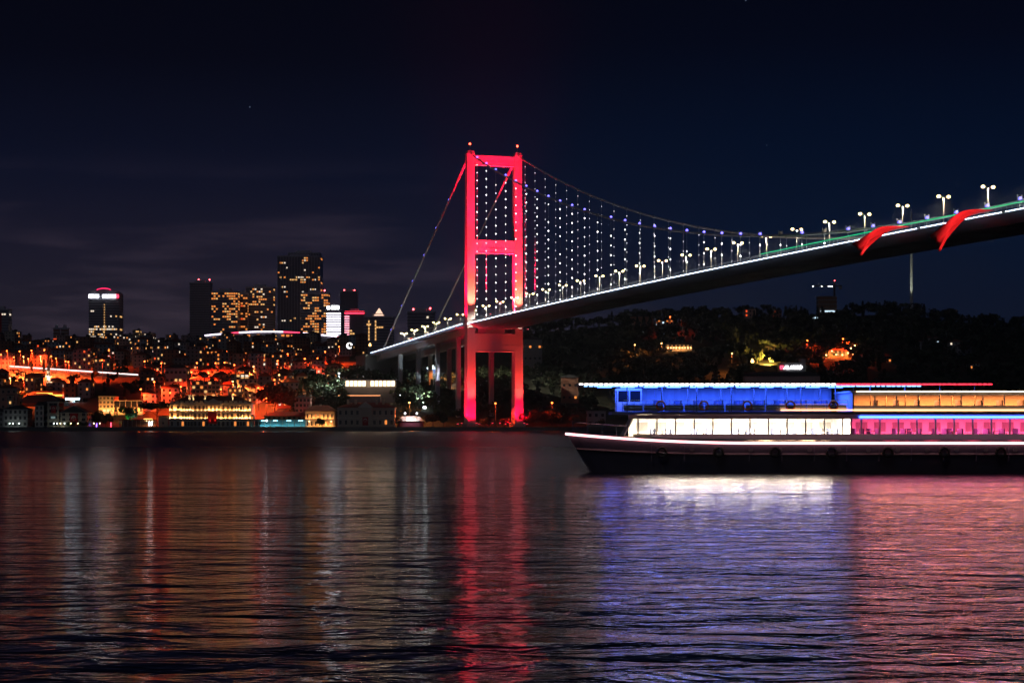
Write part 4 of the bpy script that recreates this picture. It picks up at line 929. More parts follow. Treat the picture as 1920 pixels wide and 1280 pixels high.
MB().box(-.8,.8,-.8,.8,0,zj+5).build('mast', MATS['dark_metal'], cr); MB().box(-21,7,-.5,.5,zj,zj+1).build('jib', MATS['dark_metal'], cr); MB().box(4,7,-1,1,zj-2.5,zj-.02).build('counterweight', concrete, cr)
m = MB(); m.tube([(0,0,zj+5),(-18,0,zj+1)], .12, 4).tube([(0,0,zj+5),(6,0,zj+1)], .12, 4); m.build('tie_rope', MATS['dark_metal'], cr)
MB().ball((-20,-.7,zj), .55).ball((-12,-.7,zj), .45).box(-6,-2,-.9,-.6,zj-.3,zj+.4).build('jib_lamp', glow('jib_lamp', (.95,.97,1), 8), cr); MB().ball((.0,-.9,zj+5.4), .5).build('beacon', red_tip, cr)
# radio mast
y_ = 1800; p_ = at(1709, 578, y_); rm = thing('radio_mast', 'slender pale floodlit mast on the right hilltop behind the bridge', 'mast', p_); zt = hz_(392, y_)-p_.z
MB().tube([(0,0,-12),(0,0,zt*.6),(0,0,zt)], [1.5,1.1,.35], 10).build('shaft', wall('white'), rm)
m = MB(); [m.tube([(0,0,z),(0,0,z+.5)], 1.75-z/zt*.9, 10) for z in range(8, int(zt), 12)]; m.build('collar', wall('white'), rm, kind='stuff')
light('SPOT', rm, (-7,-16,-2), (0,0,34), 45000, (.9,1,.82), .4, 40, .9, 'mast_floodlight'); MB().box(-7.8,-6.2,-16.6,-15.4,-9,-2.6).build('floodlight', MATS['dark_metal'], rm)
# highway viaduct on the left
y_ = 1420; v = thing('viaduct', 'concrete road viaduct with flared piers and car light streak, left hillside', 'viaduct', (at(145, 700, y_).x, y_, 0))
xa, xb = (22-145)*y_/F, (262-145)*y_/F; za, zb_ = hz_(688,y_), hz_(704,y_)
MB().loft([[(xa,-6,za-1.4),(xa,8,za-1.4),(xa,8,za),(xa,-6,za)],[(xb,-6,zb_-1.4),(xb,8,zb_-1.4),(xb,8,zb_),(xb,-6,zb_)]]).build('deck', concrete, v)
MB().loft([[(xa,-3,za-4),(xa,5,za-4),(xa,5.5,za-1.41),(xa,-3.5,za-1.41)],[(xb,-3,zb_-4),(xb,5,zb_-4),(xb,5.5,zb_-1.41),(xb,-3.5,zb_-1.41)]]).build('girder', concrete, v)
for px in (85,113,141,172,205,236):
    x = (px-145)*y_/F; zt = za+(zb_-za)*(x-xa)/(xb-xa)-4.05; g = gz(x+v.location.x, y_)-3
    MB().loft([[(x-3.4,-3,g),(x+3.4,-3,g),(x+3.4,4,g),(x-3.4,4,g)],[(x-3.4,-3,zt-3.5),(x+3.4,-3,zt-3.5),(x+3.4,4,zt-3.5),(x-3.4,4,zt-3.5)],[(x-6,-3,zt),(x+6,-3,zt),(x+6,4,zt),(x-6,4,zt)]]).build('pier', concrete, v)
MB().loft([[(xa,-6.3,za+.1),(xa,-6.02,za+.1),(xa,-6.02,za+.9),(xa,-6.3,za+.9)],[(xb,-6.3,zb_+.1),(xb,-6.02,zb_+.1),(xb,-6.02,zb_+.9),(xb,-6.3,zb_+.9)]]).build('deck_edge_light', glow('car_light_streak', (1,.72,.68), 2.6), v)  # glowing strip added in place of the streak of car lights
# approach road wall near the crescent sign
y_ = 1340
# ------------------------------------------------------------------ sodium street lamps of the town
tl_post = MB().tube([(0,0,-3),(0,0,14),(0,-.5,14.6),(0,-1.5,14.9)], [.16,.11,.09,.08], 6).mesh('post', MATS['dark_metal'])
tl_head = MB().loft([[(-.25,-2.3,14.85),(.25,-2.3,14.85),(.25,-1.3,14.85),(-.25,-1.3,14.85)],[(-.18,-2.2,15.1),(.18,-2.2,15.1),(.18,-1.4,15.1),(-.18,-1.4,15.1)]]).mesh('lamp_head', MATS['dark_metal'])
tl_lens = {'s': MB().ball((0,-1.8,14.6), .55, 8, 5).mesh('lamp_lens', glow('sodium_lens', (1,.17,.03), 10)), 'y': MB().ball((0,-1.8,14.6), .5, 8, 5).mesh('lamp_lens', glow('amber_lens', (1,.50,.15), 9)), 'w': MB().ball((0,-1.8,14.6), .5, 8, 5).mesh('lamp_lens', glow('cool_lens', (.85,.95,1), 9))}
TC = {'s': (1,.050,.008), 'y': (1,.24,.045), 'w': (.8,.92,1)}
town = [(3,663,'s',9),(14,655,'s',11),(38,656,'s',11),(27,668,'s',7),(45,667,'y',9),(54,671,'s',8),(77,666,'y',14),(97,666,'s',11),(106,670,'s',9),(60,654,'s',9),(84,652,'s',8),(124,676,'s',12),(129,677,'s',9),
        (150,652,'y',18),(142,653,'s',10),(205,652,'s',9),(192,674,'s',8),(272,677,'s',6),(303,681,'s',5),(248,646,'y',8),(370,680,'s',13),(405,680,'s',13),(422,679,'s',12),(440,684,'s',8),(476,688,'y',14),(455,664,'s',9),
        (392,702,'s',9),(437,719,'y',12),(438,745,'s',8),(524,706,'y',16),(515,716,'s',9),(497,668,'s',9),(521,676,'s',14),(572,672,'s',12),(596,669,'s',11),(636,644,'s',13),(610,655,'s',8),(540,660,'s',7),(480,650,'s',7),(425,655,'s',7),
        (360,700,'s',7),(290,720,'s',7),(320,742,'s',6),(265,735,'s',7),(20,712,'y',12),(45,714,'s',8),(340,730,'s',7),(415,735,'s',9),(485,732,'s',9),(355,757,'s',9),(500,752,'s',9),(470,765,'s',9)]
town.sort()
for i, (px, py, k, pwr) in enumerate(town):
    p = hit(px, py+39, 1126)
    o = thing('town_lamp', f'{dict(s="red-orange", y="amber", w="white")[k]} street lamp on a curved pole, {ordinal(i)} from left among the left hillside lamps', 'street lamp', p, 0, 'street lamps on the left hillside')
    inst('post', tl_post, o); inst('lamp_head', tl_head, o); inst('lamp_lens', tl_lens[k], o)
    light('SPOT', o, (0,-2.4,14.0), (0,-2.0,0), pwr*8200*(p.y/1250)*(1.9 if px < 135 else 1), TC[k], .4, 158, .35, 'town_lamp_light')
others = [(694,638,'y',30,'big amber street lamp beside the bridge approach, left of the deck lamps'),(840,690,'y',14,'amber lamp in the trees under the side span of the bridge'),(929,766,'s',7,'orange quay lamp between the tower legs'),(768,764,'y',8,'amber quay lamp right of the stone mansion'),
          (636,706,'w',16,'white lamp in the trees left of the terrace restaurant'),(1035,765,'s',4,'red-orange lamp among the trees right of the tower'),(1410,678,'y',60,'very bright amber floodlamp on the wooded right slope'),(1372,666,'y',7,'small amber lamp left of the bright floodlamp on the right slope'),(1580,636,'s',22,'red-orange lamp lighting a tree above the country house'),(1513,640,'s',14,'red-orange lamp between trees left of the country house'),
          (1190,648,'y',5,'amber garden lamp on the dark hill left of the restaurant villa'),(1240,645,'y',5,'amber lamp lighting a shrub left of the restaurant villa'),(1256,591,'s',7,'red-orange lamp at the crest of the right hill'),(720,655,'w',10,'white lamp beside the anchorage under the bridge'),(812,690,'w',12,'white lamp near the blue lit shelter under the bridge')]
for px, py, k, pwr, lab in others:
    p = hit(px, py+36, 1112); o = thing('lone_lamp', lab, 'street lamp', p); inst('post', tl_post, o); inst('lamp_head', tl_head, o); inst('lamp_lens', tl_lens[k], o)
    light('SPOT', o, (0,-2.4,14.0), (0,-2,0), pwr*2600, TC[k], .4, 160, .35, 'lone_lamp_light')
    if pwr >= 30: MB().ball((0,-2.2,13.2), 1.15, 10, 7).build('flood_globe', glow('flood_globe_amber', (1,.52,.14), 7), o)
# shelter with cool light under the bridge
p = hit(813, 700, 1130); b = thing('lit_shelter', 'blue-white lit shelter roof under the side span', 'shelter', p)
MB().box(-5,5,-1.5,1.5,4.2,4.6).build('roof', steel, b); MB().box(-4.8,4.8,-1.8,-1.52,3.5,4.3).build('light_strip', glow('shelter_strip', (.75,.9,1), 7), b)
for x in (-4.6,4.6): MB().box(x-.15,x+.15,-.2,.2,-4,4.2).build('post', MATS['dark_metal'], b)
MB().box(-4.5,4.5,1.2,1.4,0,3.4).build('back_panel', mat('blue_panel', (.03,.1,.4), .5), b)
light('POINT', b, (0,-2.4,3.4), None, 3000, (.75,.9,1), .4, name='shelter_light')
# small lights along the left quay
for i, (px, c, s_) in enumerate(((18,'w',7),(24,'w',7),(36,'w',5),(101,'w',10),(107,'w',10),(113,'y',14),(121,'w',22),(133,'y',9),(146,'y',9),(176,'y',9),(187,'y',9))):
    o = thing('quay_light', f'small {dict(w="white", y="yellow")[c]} light at the foot of the left quay houses, {ordinal(i)} from left', 'lamp', wloc(px, 1104, 2.35), 0, 'small lights on the left quay')
    MB().box(-.12,.12,-.12,.12,0,1.9).build('post', MATS['dark_metal'], o); MB().ball((0,0,2.2), .34, 6, 4).build('globe', glow('quay_globe_'+c, (1,.8,.45) if c == 'y' else (.85,1,1), 7), o)
    light('POINT', o, (0,-.6,2.4), None, s_*26, (1,.8,.4) if c == 'y' else (.8,1,.95), .3, name='quay_light_glow')
for px, col_, nm in ((181,(.25,.12,1),'violet'),(236,(.05,1,.15),'green'),(255,(.1,.9,.8),'teal'),(208,(1,.05,.1),'red')):
    o = thing('garden_spotlight', f'{nm} garden spotlight among the trees beside the quay restaurant', 'lamp', wloc(px, 1124))
    MB().box(-.2,.2,-.2,.2,0,2.2).ball((0,0,2.4), .4).build('fixture', glow('spot_'+nm, col_, 8), o); light('POINT', o, (0,-1,3.4), None, 2600, col_, .3, name='garden_spot_light')

# ------------------------------------------------------------------ trees
leaf_g = mat('leaf_green', (.055,.075,.03), .8, var=.45, scale=.5); leaf_d = mat('leaf_dark_green', (.03,.045,.025), .8, var=.45, scale=.5)
leaf_r = mat('leaf_autumn', (.16,.06,.025), .8, var=.4, scale=.5); leaf_p = mat('leaf_grey_green', (.075,.095,.06), .8, var=.4, scale=.5)
bark = mat('bark', (.09,.065,.045), .95, var=.3, scale=2)
def leaf_quads(cent, size, jit=1.0):
    n = len(cent); a = rng.normal(size=(n,3)); a /= np.linalg.norm(a, axis=1, keepdims=True)
    t = rng.normal(size=(n,3)); u = np.cross(a, t); u /= np.linalg.norm(u, axis=1, keepdims=True)+1e-9
    s = (size*(.6+.8*rng.random((n,1))))
    v = np.stack([cent-a*s-u*s*.55, cent+a*s*.2-u*s*.75, cent+a*s+u*s*.4, cent-a*s*.3+u*s*.8], 1)
    return v.reshape(-1,3)
def crown_pts(kind, n, h, r):
    if kind == 'broad':
        k = 11; c = np.stack([rng.normal(0,.42*r,k), rng.normal(0,.42*r,k), h*(.45+.40*rng.random(k))], 1); c[:,:2] *= 1.15-.5*np.abs(c[:,2:]/h-.6)
        rad = r*(.34+.26*rng.random(k)); i = rng.integers(0,k,n); d = rng.normal(size=(n,3)); d /= np.linalg.norm(d,axis=1,keepdims=True)
        return c[i] + d*(rad[i]*(.55+.5*rng.random(n)**.5))[:,None]*np.array([1,1,.8])
    if kind == 'cypress':
        z = rng.random(n); th = rng.random(n)*2*np.pi; rr = r*np.sin(np.pi*np.clip(.08+.92*z,0,1)**.7)*(.5+.55*rng.random(n))
        return np.stack([rr*np.cos(th), rr*np.sin(th), h*(.06+.94*z)], 1)
    if kind == 'pine':
        k = 9; c = np.stack([rng.normal(0,.55*r,k), rng.normal(0,.55*r,k), h*(.76+.16*rng.random(k))], 1); rad = r*(.34+.2*rng.random(k)); i = rng.integers(0,k,n)
        d = rng.normal(size=(n,3)); d /= np.linalg.norm(d,axis=1,keepdims=True); return c[i]+d*(rad[i]*(.5+.5*rng.random(n)))[:,None]*np.array([1,1,.42])
    if kind == 'conifer':
        z = rng.random(n)**1.3; th = rng.random(n)*2*np.pi; lay = .75+.35*np.sin(z*34); rr = r*(1-z)*(.35+.65*rng.random(n)**.5)*lay
        return np.stack([rr*np.cos(th), rr*np.sin(th), h*(.1+.9*z)], 1)
def quads_mesh(name, v, m):
    n = len(v)//4; me = bpy.data.meshes.new(name); me.vertices.add(n*4); me.vertices.foreach_set('co', v.astype(np.float32).ravel())
    me.loops.add(n*4); me.loops.foreach_set('vertex_index', np.arange(n*4, dtype=np.int32)); me.polygons.add(n)
    me.polygons.foreach_set('loop_start', np.arange(n, dtype=np.int32)*4); me.polygons.foreach_set('loop_total', np.full(n, 4, np.int32)); me.materials.append(m); me.update(); me.validate(); return me
def trunk_mesh(kind, h, r):
    m = MB(); top = h*(.62 if kind != 'pine' else .8); m.tube([(0,0,-2),(.1*r*.3,0,top*.5),(0,.1,top)], [.045*h*.6,.03*h*.6,.012*h], 7)
    if kind in ('broad','pine'):
        for i in range(6):
            a = i*1.05+.3; z = top*(.55+.07*i); m.tube([(0,0,z),(r*.35*math.cos(a),r*.35*math.sin(a),z+h*.1),(r*.65*math.cos(a),r*.65*math.sin(a),z+h*.17)], [.014*h,.009*h,.004*h], 5)
    return m.mesh('trunk', bark)
PROTO = {}
def proto(kind, var, m, n, h, r, size):
    PROTO[(kind,var)] = (quads_mesh('crown', leaf_quads(crown_pts(kind,n,h,r), size), m), trunk_mesh(kind,h,r))
for i in range(3): proto('broad', i, (leaf_g, leaf_d, leaf_p)[i], 1500, 10, 4.6, .5)
proto('broad', 'autumn', leaf_r, 2600, 10, 5.0, .42); proto('pine', 0, leaf_d, 1500, 12, 5.5, .5); proto('cypress', 0, leaf_d, 700, 12, 1.5, .5); proto('conifer', 0, leaf_d, 1000, 13, 3.6, .5)
def tree(kind, var, loc, s, label, group=None, name=None):
    o = thing(name or {'broad':'broadleaf_tree','pine':'umbrella_pine','cypress':'cypress_tree','conifer':'conifer_tree'}[kind], label, 'tree', loc, random.uniform(0,6), group)
    c, t = PROTO[(kind,var)]; a = inst('crown', c, o); b = inst('trunk', t, o); o.scale = (s,s,s); return o
tree('broad','autumn', wloc(515, 1140), 2.05, 'huge rust-coloured tree left of the pink block, above the teal pavilion')
tree('pine',0, wloc(295, 1110), 1.28, 'umbrella pine with bare trunk on the quay left of the palace')
tree('broad',0, wloc(184, 1122), 1.0, 'dark round tree beside the gabled house with the flag')
tree('broad',2, wloc(198, 1112), .8, 'bushy tree in front of the amber hotel'); tree('broad',1, wloc(246, 1128), 1.05, 'dark tree lit green in front of the hotel wing')
tree('broad',2, wloc(612, 1145), 1.35, 'grey-green lit tree behind the gold pavilion roof'); tree('broad','autumn', wloc(590, 1160), .9, 'small russet tree between the pink block and the grey-green tree')
for i, px in enumerate((126, 138, 152, 163)): tree('broad', i % 3, wloc(px, 1105, 2.3), .32, f'small lit shrub at the foot of the gabled house, {ordinal(i)} from left', 'shrubs below the gabled house', 'garden_shrub')
for i, (px, s_) in enumerate(((604,.55),(484,.35),(745,.6),(812,.8),(832,.9),(905,.5),(915,.55),(945,.55),(990,.8),(1015,1.0),(1045,.9),(1075,.7),(1125,.5))):
    tree('broad', 'autumn' if i in (7,8,9,3) else i % 3, wloc(px, 1109+(i % 3)*3, 2.3), s_, f'quay tree standing near the water, {ordinal(i)} in the list from the teal pavilion to the boat bow' if False else f'low tree on the quay between the teal pavilion and the boat, tree {ordinal(i)} of thirteen', 'low trees along the quay')
for i, (px, py, k, s_) in enumerate(((1430,676,'pine',1.35),(1441,672,'pine',1.5),(1452,676,'pine',1.3),(1420,682,'broad',1.0),(1463,680,'broad',.9))):
    tree(k, 0, hit(px, py), s_, f'floodlit golden tree above the bright floodlamp on the right slope, {ordinal(i)} from left', 'floodlit trees on the right slope')
light('SPOT', None, hit(1436,684)+Vector((0,-9,1)), hit(1440,672)+Vector((0,0,10)), 260000, (1,.55,.10), .5, 100, .9, 'tree_floodlight')
for i, px in enumerate((655, 668, 1168, 1180, 1195, 1207, 1219, 1360, 1372, 1312)):
    y_ = 2350 if px < 700 else 1560; tree('cypress', 0, place(px, y_), 1.9 if px < 700 else 1.5, f'tall dark cypress on the skyline slopes, {ordinal(i)} of ten from left', 'cypresses')
# woods that read as one mass
def wood(name, n, pxr, yr, kinds, label, leaf, per, size, keep=None, hmin=8, hmax=14):
    P = []
    while len(P) < n:
        px = random.uniform(*pxr); y = random.uniform(*yr)
        if keep and not keep(px, y): continue
        P.append((px, y))
    parts = []
    for px, y in P:
        x = (px-960)*y/F; h = random.uniform(hmin, hmax); k = random.choice(kinds); r = h*{'broad':.42,'conifer':.26,'cypress':.11,'pine':.42}[k]
        c = crown_pts(k, per, h, r)
        a = random.uniform(0,6.28); parts.append(leaf_quads(c, size*random.uniform(.8,1.2)) + np.array([x, y, gz(x,y)]))
    o = bpy.data.objects.new(name, quads_mesh(name, np.concatenate(parts), leaf)); COL.objects.link(o); o['kind'] = 'stuff'; o['label'] = label; o['category'] = 'woodland'
def not_built(px, y):
    for a, b, y0, y1 in ((975,1020,1290,1336),(1035,1090,1150,1205),(1225,1270,1560,1645),(1238,1302,1390,1465),(1540,1596,1330,1405),(1455,1515,1215,1265),(1390,1540,1150,1220),(1176,1230,1600,1665),(1390,1420,1640,1695),(1405,1465,1250,1330)):
        if a < px < b and y0 < y < y1: return False
    return True
wood('hill_woodland', 1150, (985, 2330), (1128, 1760), ['broad','broad','broad','conifer','cypress'], 'dark dense woodland covering the right hillside', leaf_d, 150, .95, not_built)
wood('hill_woodland', 420, (985, 2330), (1150, 1720), ['broad','conifer','pine'], 'paler trees scattered through the dark right hillside woodland', leaf_p, 150, .9, not_built)
def under_bridge(px, y):
    if 640 < px < 750 and y < 1215: return px < 650 or y < 1125 or y > 1200
    if px < 690 and y > 1330: return False
    return True
wood('slope_woodland', 330, (545, 985), (1135, 1330), ['broad','broad','conifer'], 'dark trees on the slope under the bridge side span', leaf_g, 170, .75, under_bridge, 6, 11)
wood('town_greenery', 260, (-60, 560), (1180, 2200), ['broad','broad','cypress'], 'dark garden trees scattered between the left hillside houses', leaf_d, 130, .7, None, 5, 9)
wood('ridge_woodland', 130, (-60, 420), (2180, 2320), ['broad','conifer'], 'dark tree line along the left ridge', leaf_d, 120, 1.2, None, 8, 12)
# ------------------------------------------------------------------ excursion boat passing on the right
BY = 156.0                                        # distance of its near side
boat = thing('excursion_boat', 'two-deck excursion boat with blue, white and pink lights passing on the right', 'boat', (0, BY + 4.2, 0))
HB = 4.2                                          # half beam; local y = -HB is the side we see
hullm = mat('dark_hull_paint', (.17,.15,.20), .4, var=.2, scale=.4); whitep = mat('white_boat_paint', (.72,.72,.72), .4, var=.06, scale=.5)
deckm = mat('boat_deck_teak', (.25,.17,.1), .7, var=.2); seatm = mat('boat_seat', (.10,.12,.22), .7); chrome = mat('boat_rail_steel', (.6,.6,.62), .25, 1.0, var=0)
led_w = glow('boat_led_white', (1,.86,.80), 7); led_r = glow('boat_led_red', (1,.02,.04), 5); led_b = glow('boat_led_blue', (.05,.14,1), 9); led_c = glow('boat_led_cyan', (.25,.55,1), 4)
led_p = glow('boat_led_pink', (1,.42,.44), 4); led_m = glow('boat_led_magenta', (1,.06,.22), 6); lamp_i = glow('saloon_ceiling_lamp', (1,.84,.62), 60); lamp_o = glow('upper_saloon_lamp', (1,.50,.17), 9)
X0, X1 = 4.6, 53.0
def half(x):
    k = min(1, (x-X0)/11); s = min(1, (X1-x)/5+.72); return HB*min(1, math.sin(k*math.pi/2)**.8)*s + .05
def sheer(x): return 2.62 + .75*max(0, 1-(x-X0)/16)**2
rings = []
for i in range(27):
    x = X0 + (X1-X0)*(i/26)**1.25; b_ = half(x); s = sheer(x); rk = 2.2*max(0, 1-(x-X0)/9)
    rings.append([(x,-b_,s),(x+rk*.45,-b_*.93,s*.55),(x+rk,-b_*.75,0),(x+rk*1.2,-b_*.35,-1.0),(x+rk*1.2,b_*.35,-1.0),(x+rk,b_*.75,0),(x+rk*.45,b_*.93,s*.55),(x,b_,s)])
MB().loft(rings).build('hull', hullm, boat)
m = MB()
for i in range(26):
    for a, b2 in ((rings[i][0], rings[i+1][0]),): m.tube([Vector(a)+Vector((0,-.06,-.12)), Vector(b2)+Vector((0,-.06,-.12))], .1, 5)
m.build('gunwale_light', led_p, boat)
m = MB()
for i in range(26): m.tube([Vector(rings[i][1])+Vector((0,-.05,.1)), Vector(rings[i+1][1])+Vector((0,-.05,.1))], .13, 5)
m.build('rub_rail', mat('rub_rail_rubber', (.12,.11,.12), .6), boat)
MB().loft([[(x,-half(x)+.15,sheer(x)+.02),(x,half(x)-.15,sheer(x)+.02),(x,half(x)-.15,sheer(x)+.08),(x,-half(x)+.15,sheer(x)+.08)] for x in (5.4,8,11,15,20,30,40,50,52.8)]).build('main_deck', deckm, boat)
port_me = MB().tube([(0,-.06,0),(0,.04,0)], .2, 10).mesh('porthole', mat('porthole_rim', (.4,.38,.36), .3, .8))
for k in range(15):
    x = 15+k*2.45; inst('porthole', port_me, boat, (x,-half(x)*.965,sheer(x)*.74))
# bow railing
m = MB()
for x in (5.2,6.4,7.6,8.8): m.tube([(x,-half(x),sheer(x)),(x,-half(x),sheer(x)+.95)], .03, 5)
m.tube([(x,-half(x),sheer(x)+.95) for x in (5.2,6.4,7.6,8.8,9.6)], .03, 5); m.tube([(x,half(x),sheer(x)+.95) for x in (5.2,6.4,7.6,8.8,9.6)], .03, 5)
m.build('bow_railing', chrome, boat, kind='stuff')
# lower saloon
S0, S1 = 9.2, 51.5; B2 = HB-.35; zf, zt = 2.72, 4.88
def wallx(x): return min(B2, half(x)-.3)
MB().loft([[(S0+1.0,-wallx(S0)+.2,zf),(S0+1.0,-wallx(S0)+.26,zf),(S0+1.0,-wallx(S0)+.26,3.26),(S0+1.0,-wallx(S0)+.2,3.26)]] + [[(x,-wallx(x),zf),(x,-wallx(x)+.07,zf),(x,-wallx(x)+.07,3.26),(x,-wallx(x),3.26)] for x in (12,14,18,28,40,S1)]).build('lower_side_wall', whitep, boat)
MB().loft([[(x,-wallx(x),4.52),(x,-wallx(x)+.07,4.52),(x,-wallx(x)+.07,zt),(x,-wallx(x),zt)] for x in (S0+.6,12,14,18,28,40,S1)]).build('upper_side_wall', whitep, boat)
MB().box(S0+1,S1,B2-.07,B2,zf,zt).build('far_side_wall', whitep, boat)
MB().box(S1,S1+.1,-B2,B2,zf,zt).build('stern_bulkhead', whitep, boat)
MB().loft([[(S0,-wallx(S0),zf),(S0,wallx(S0),zf),(S0+.1,wallx(S0),zf),(S0+.1,-wallx(S0),zf)],[(S0+1.1,-wallx(S0),zt),(S0+1.1,wallx(S0),zt),(S0+1.2,wallx(S0),zt),(S0+1.2,-wallx(S0),zt)]]).build('front_bulkhead', whitep, boat)
xw = S0+1.3; gl = glass('boat_glass', (.93,.95,.97)); i = 0
while xw < S1-1.2:
    wd = 1.55; y = -wallx(xw+.7)
    fr = MB().box(xw,xw+.12,y-.02,y+.07,3.262,4.518).build('window_mullion', whitep, boat)
    pn = MB().box(xw+.12,xw+wd,y+.01,y+.03,3.262,4.518).build('window_pane', gl, boat)
    xw += wd; i += 1
far_me = MB().box(-.5,.5,-.05,.0,0,.8).mesh('far_window', mat('drawn_blind', (.33,.31,.30), .8))
for k in range(25): inst('far_window', far_me, boat, (11.4+k*1.6, B2-.08, 3.45))
tyre_me = MB().tube([(.38*math.cos(a*.5236), 0, .38*math.sin(a*.5236)) for a in range(13)], .13, 6).mesh('tyre_fender', mat('tyre_rubber', (.03,.03,.03), .8))
for k in range(8): x_ = 12.5+k*4.7; inst('tyre_fender', tyre_me, boat, (x_, -half(x_)-.02, 1.75))
st_ = MB()
for k in range(1, 16): x_ = 9+k*2.7; st_.box(x_-.03,x_+.03,-half(x_)*.97-.02,-half(x_)*.9,1.0,sheer(x_)-.3)
st_.build('plate_seam', hullm, boat, kind='stuff')
MB().box(28.25,28.4,-B2+.1,B2-.1,zf,zt).build('saloon_partition', whitep, boat)
# saloon ceiling lamps: warm white forward, magenta and blue aft
for x in (11.5,14,16.5,19,21.5,24,26.5):
    for y in (-2.2, 1.2): MB().box(x-.9,x+.9,y-.18,y+.18,4.78,4.86).build('ceiling_lamp', lamp_i, boat)
light('AREA', boat, (19.5,-1.5,4.75), (19.5,-1.5,2), 15000, (1,.80,.56), 15, None, name='saloon_light', sizey=2.5)
MB().box(28.6,S1-.2,-B2+.35,-B2+.5,4.62,4.72).box(28.6,S1-.2,1.5,1.65,4.7,4.8).build('magenta_light_strip', led_m, boat)
light('AREA', boat, (40,-1.2,4.75), (40,-1.0,2), 6500, (1,.08,.22), 22, None, name='party_light', sizey=2.5)
MB().box(29,S1,-B2-.09,-B2-.02,4.60,4.74).build('blue_light_strip', led_b, boat)
# seats and tables in the saloon (rows of alike pieces)
seat_me = MB().box(-.25,.25,-.9,.9,.02,.42).box(.17,.27,-.9,.9,.42,.95).mesh('seat', seatm); tab_me = MB().box(-.35,.35,-.8,.8,.70,.75).box(-.05,.05,-.05,.05,.02,.7).mesh('table', deckm)
for k in range(22):
    x = 11.8+k*1.75
    for y in (-2.1, 1.6): inst('seat', seat_me, boat, (x,y,zf+.03), math.pi if k % 2 else 0)
    if k % 2 == 0: inst('table', tab_me, boat, (x+.87,-2.1,zf+.03))
# upper deck
MB().loft([[(x,-min(HB+.05,half(x)+.35),4.885),(x,min(HB+.05,half(x)+.35),4.885),(x,min(HB+.05,half(x)+.35),5.12),(x,-min(HB+.05,half(x)+.35),5.12)] for x in (8.4,10,12,14,17,25,40,52.4)]).build('upper_deck', mat('upper_deck_edge', (.16,.15,.2), .5), boat)
MB().box(16,52.4,-HB-.1,-HB-.051,4.95,5.05).build('deck_edge_band', mat('deck_band_paint', (.08,.09,.16), .5), boat)
posts = [9.6+2.9*k for k in range(11)]
for x in posts:
    for y in (-HB+.25, HB-.25):
        MB().tube([(x,y,5.12),(x,y,7.32)], .05, 6).build('canopy_post', chrome, boat)
m = MB()
for z in (5.45,5.75,6.05): m.tube([(9.2,-HB+.2,z),(28,-HB+.2,z)], .025, 5).tube([(9.2,HB-.2,z),(28,HB-.2,z)], .025, 5)
for k in range(20): m.tube([(9.2+k*.99,-HB+.2,5.12),(9.2+k*.99,-HB+.2,6.05)], .02, 4)
m.build('upper_railing', chrome, boat, kind='stuff')
for k in range(11): MB().box(9.3+1.7*k,9.3+1.7*k+1.6,-HB+.22,-HB+.25,5.15,5.68).build('railing_panel', mat('railing_panel_frosted', (.45,.47,.55), .4), boat)
for k in range(9):
    for y in (-2.2, .4, 2.6): inst('seat', seat_me, boat, (12.2+k*1.75,y,5.14), 0)
ring_me = MB().tube([(.36*math.cos(a*.5236), 0, .36*math.sin(a*.5236)) for a in range(13)], .08, 6).mesh('life_ring', mat('life_ring_orange', (.8,.2,.05), .6))
for k in range(5): inst('life_ring', ring_me, boat, (12.4+k*3.6, -HB+.12, 5.62))
# wheelhouse under the canopy
wh = MB().box(8.9,11.0,-1.5,1.5,5.12,5.95).box(8.9,11.0,-1.5,1.5,6.9,7.1).build('wheelhouse', whitep, boat)
for x, y in ((8.95,-1.45),(10.95,-1.45),(8.95,1.45),(10.95,1.45),(9.95,-1.45)): MB().box(x-.05,x+.05,y-.05,y+.05,5.95,6.9).build('corner_post', whitep, wh)
MB().box(9.02,9.88,-1.44,-1.42,5.96,6.89).box(10.02,10.88,-1.44,-1.42,5.96,6.89).build('wheelhouse_pane', dark_glass, wh)
# canopy
MB().loft([[(x,-b_,7.32),(x,b_,7.32),(x,b_,7.46),(x,0,7.62),(x,-b_,7.46)] for x, b_ in ((5.6,2.4),(7,3.4),(9,HB),(40,HB))]).build('canopy', mat('canopy_cloth_white', (.62,.63,.68), .7, var=.08), boat)
def led_run(x0, x1, y, z, hh, mm, pitch=.42):
    m = MB(); x = x0
    while x < x1: m.box(x, x+pitch*random.uniform(.62,.86), y, y+.09, z, z+hh); x += pitch
    m.build('canopy_light', mm, boat, kind='stuff')
led_run(5.6, 27.0, -HB-.11, 7.35, .10, led_w); led_run(27.05, 40, -HB-.11, 7.35, .09, led_r); led_run(6, 34, -HB-.07, 7.2, .07, led_c)
for x in range(8, 29, 2): MB().box(x-.6,x+.6,-2.4,-2.2,7.22,7.3).box(x-.6,x+.6,1.8,2.0,7.22,7.3).build('blue_ceiling_light', led_b, boat)
light('AREA', boat, (18,-.5,7.18), (18,-.5,5), 3400, (.03,.10,1), 20, None, name='blue_deck_light', sizey=5)
# blue side curtain at the back of the open deck
MB().loft([[(10+.3*k,HB-.3+.09*math.sin(k*1.9),5.15),(10+.3*k,HB-.24+.09*math.sin(k*1.9),5.15),(10+.3*k,HB-.24+.09*math.sin(k*1.9),7.3),(10+.3*k,HB-.3+.09*math.sin(k*1.9),7.3)] for k in range(61)]).build('side_curtain', mat('pale_curtain', (.5,.52,.58), .8), boat)
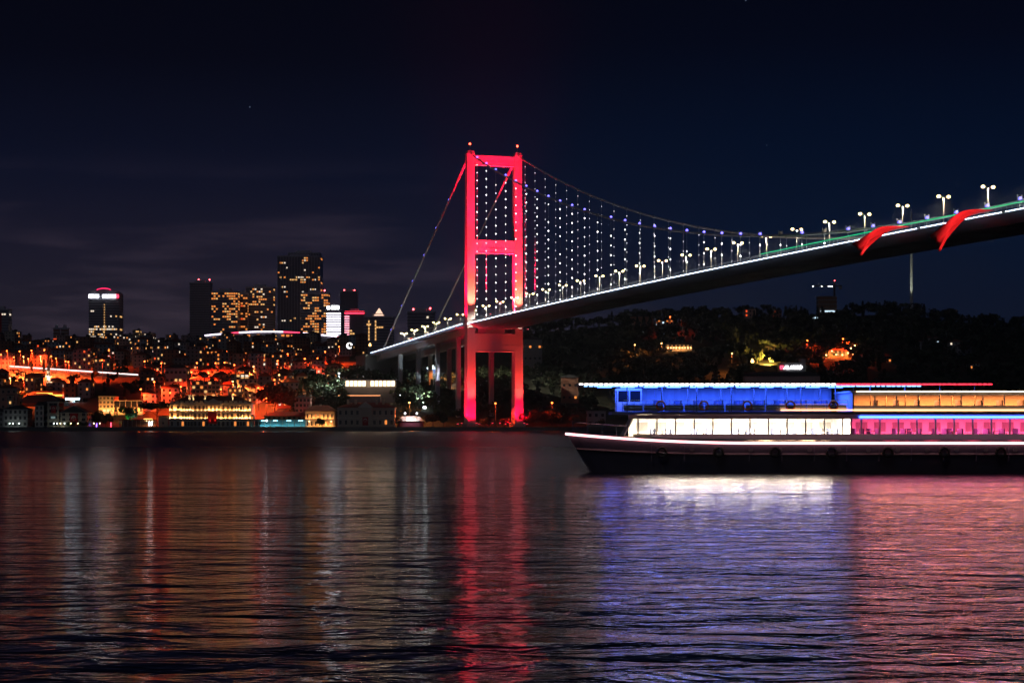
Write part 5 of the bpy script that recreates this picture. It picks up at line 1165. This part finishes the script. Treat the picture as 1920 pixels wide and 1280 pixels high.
# aft upper saloon, warm orange
U0, U1 = 28.4, 52.0
MB().box(U0,U1,-HB+.12,-HB+.2,5.125,5.62).box(U0,U1,-HB+.12,-HB+.2,6.5,6.72).build('upper_saloon_side', whitep, boat); MB().box(U0,U1,HB-.2,HB-.12,5.125,6.72).build('upper_saloon_far_side', whitep, boat)
MB().box(U0,U0+.1,-HB+.12,HB-.12,5.125,6.72).box(U1-.1,U1,-HB+.2,HB-.2,5.125,6.72).build('upper_saloon_bulkhead', whitep, boat); MB().box(U0-.2,U1+.3,-HB+.02,HB-.02,6.725,6.85).build('upper_saloon_roof', whitep, boat)
xw = U0
while xw < U1-1:
    MB().box(xw,xw+.1,-HB+.12,-HB+.2,5.622,6.498).build('window_mullion', whitep, boat); MB().box(xw+.1,xw+1.8,-HB+.15,-HB+.17,5.622,6.498).build('window_pane', gl, boat); xw += 1.8
MB().box(U0+.3,U1,-HB-.02,-HB+.06,6.74,6.83).build('roof_edge_light', glow('boat_led_warm', (1,.66,.36), 5), boat); MB().box(U0-6,U1,-HB+.04,-HB+.11,5.2,5.3).build('rail_light', glow('boat_led_amber', (1,.5,.22), 3.4), boat)
for x in range(30, 52, 2): MB().box(x-.5,x+.5,-2,-1.7,6.64,6.71).build('ceiling_lamp', lamp_o, boat)
light('AREA', boat, (40,-.5,6.6), (40,-.5,5), 9000, (1,.25,.05), 20, None, name='upper_saloon_light', sizey=4)
for k in range(12): inst('seat', seat_me, boat, (30.4+k*1.75,-2.3,5.14), 0)
# ------------------------------------------------------------------ night haze over the strait
hz = MB().box(-2600,2600,-40,3900,-1.5,330).build('haze', None or bpy.data.materials.new('night_haze'))
def haze_mat():
    m = bpy.data.materials['night_haze']; m.use_nodes = True; nt = m.node_tree; nt.nodes.clear()
    o = nt.nodes.new('ShaderNodeOutputMaterial'); v = nt.nodes.new('ShaderNodeVolumePrincipled')
    v.inputs['Color'].default_value = (.85,.9,1,1); v.inputs['Density'].default_value = HAZE; v.inputs['Anisotropy'].default_value = .6
    nt.links.new(v.outputs[0], o.inputs['Volume'])
HAZE = .00008
haze_mat(); hz['kind'] = 'stuff'; hz['label'] = 'thin night haze over the strait and town'
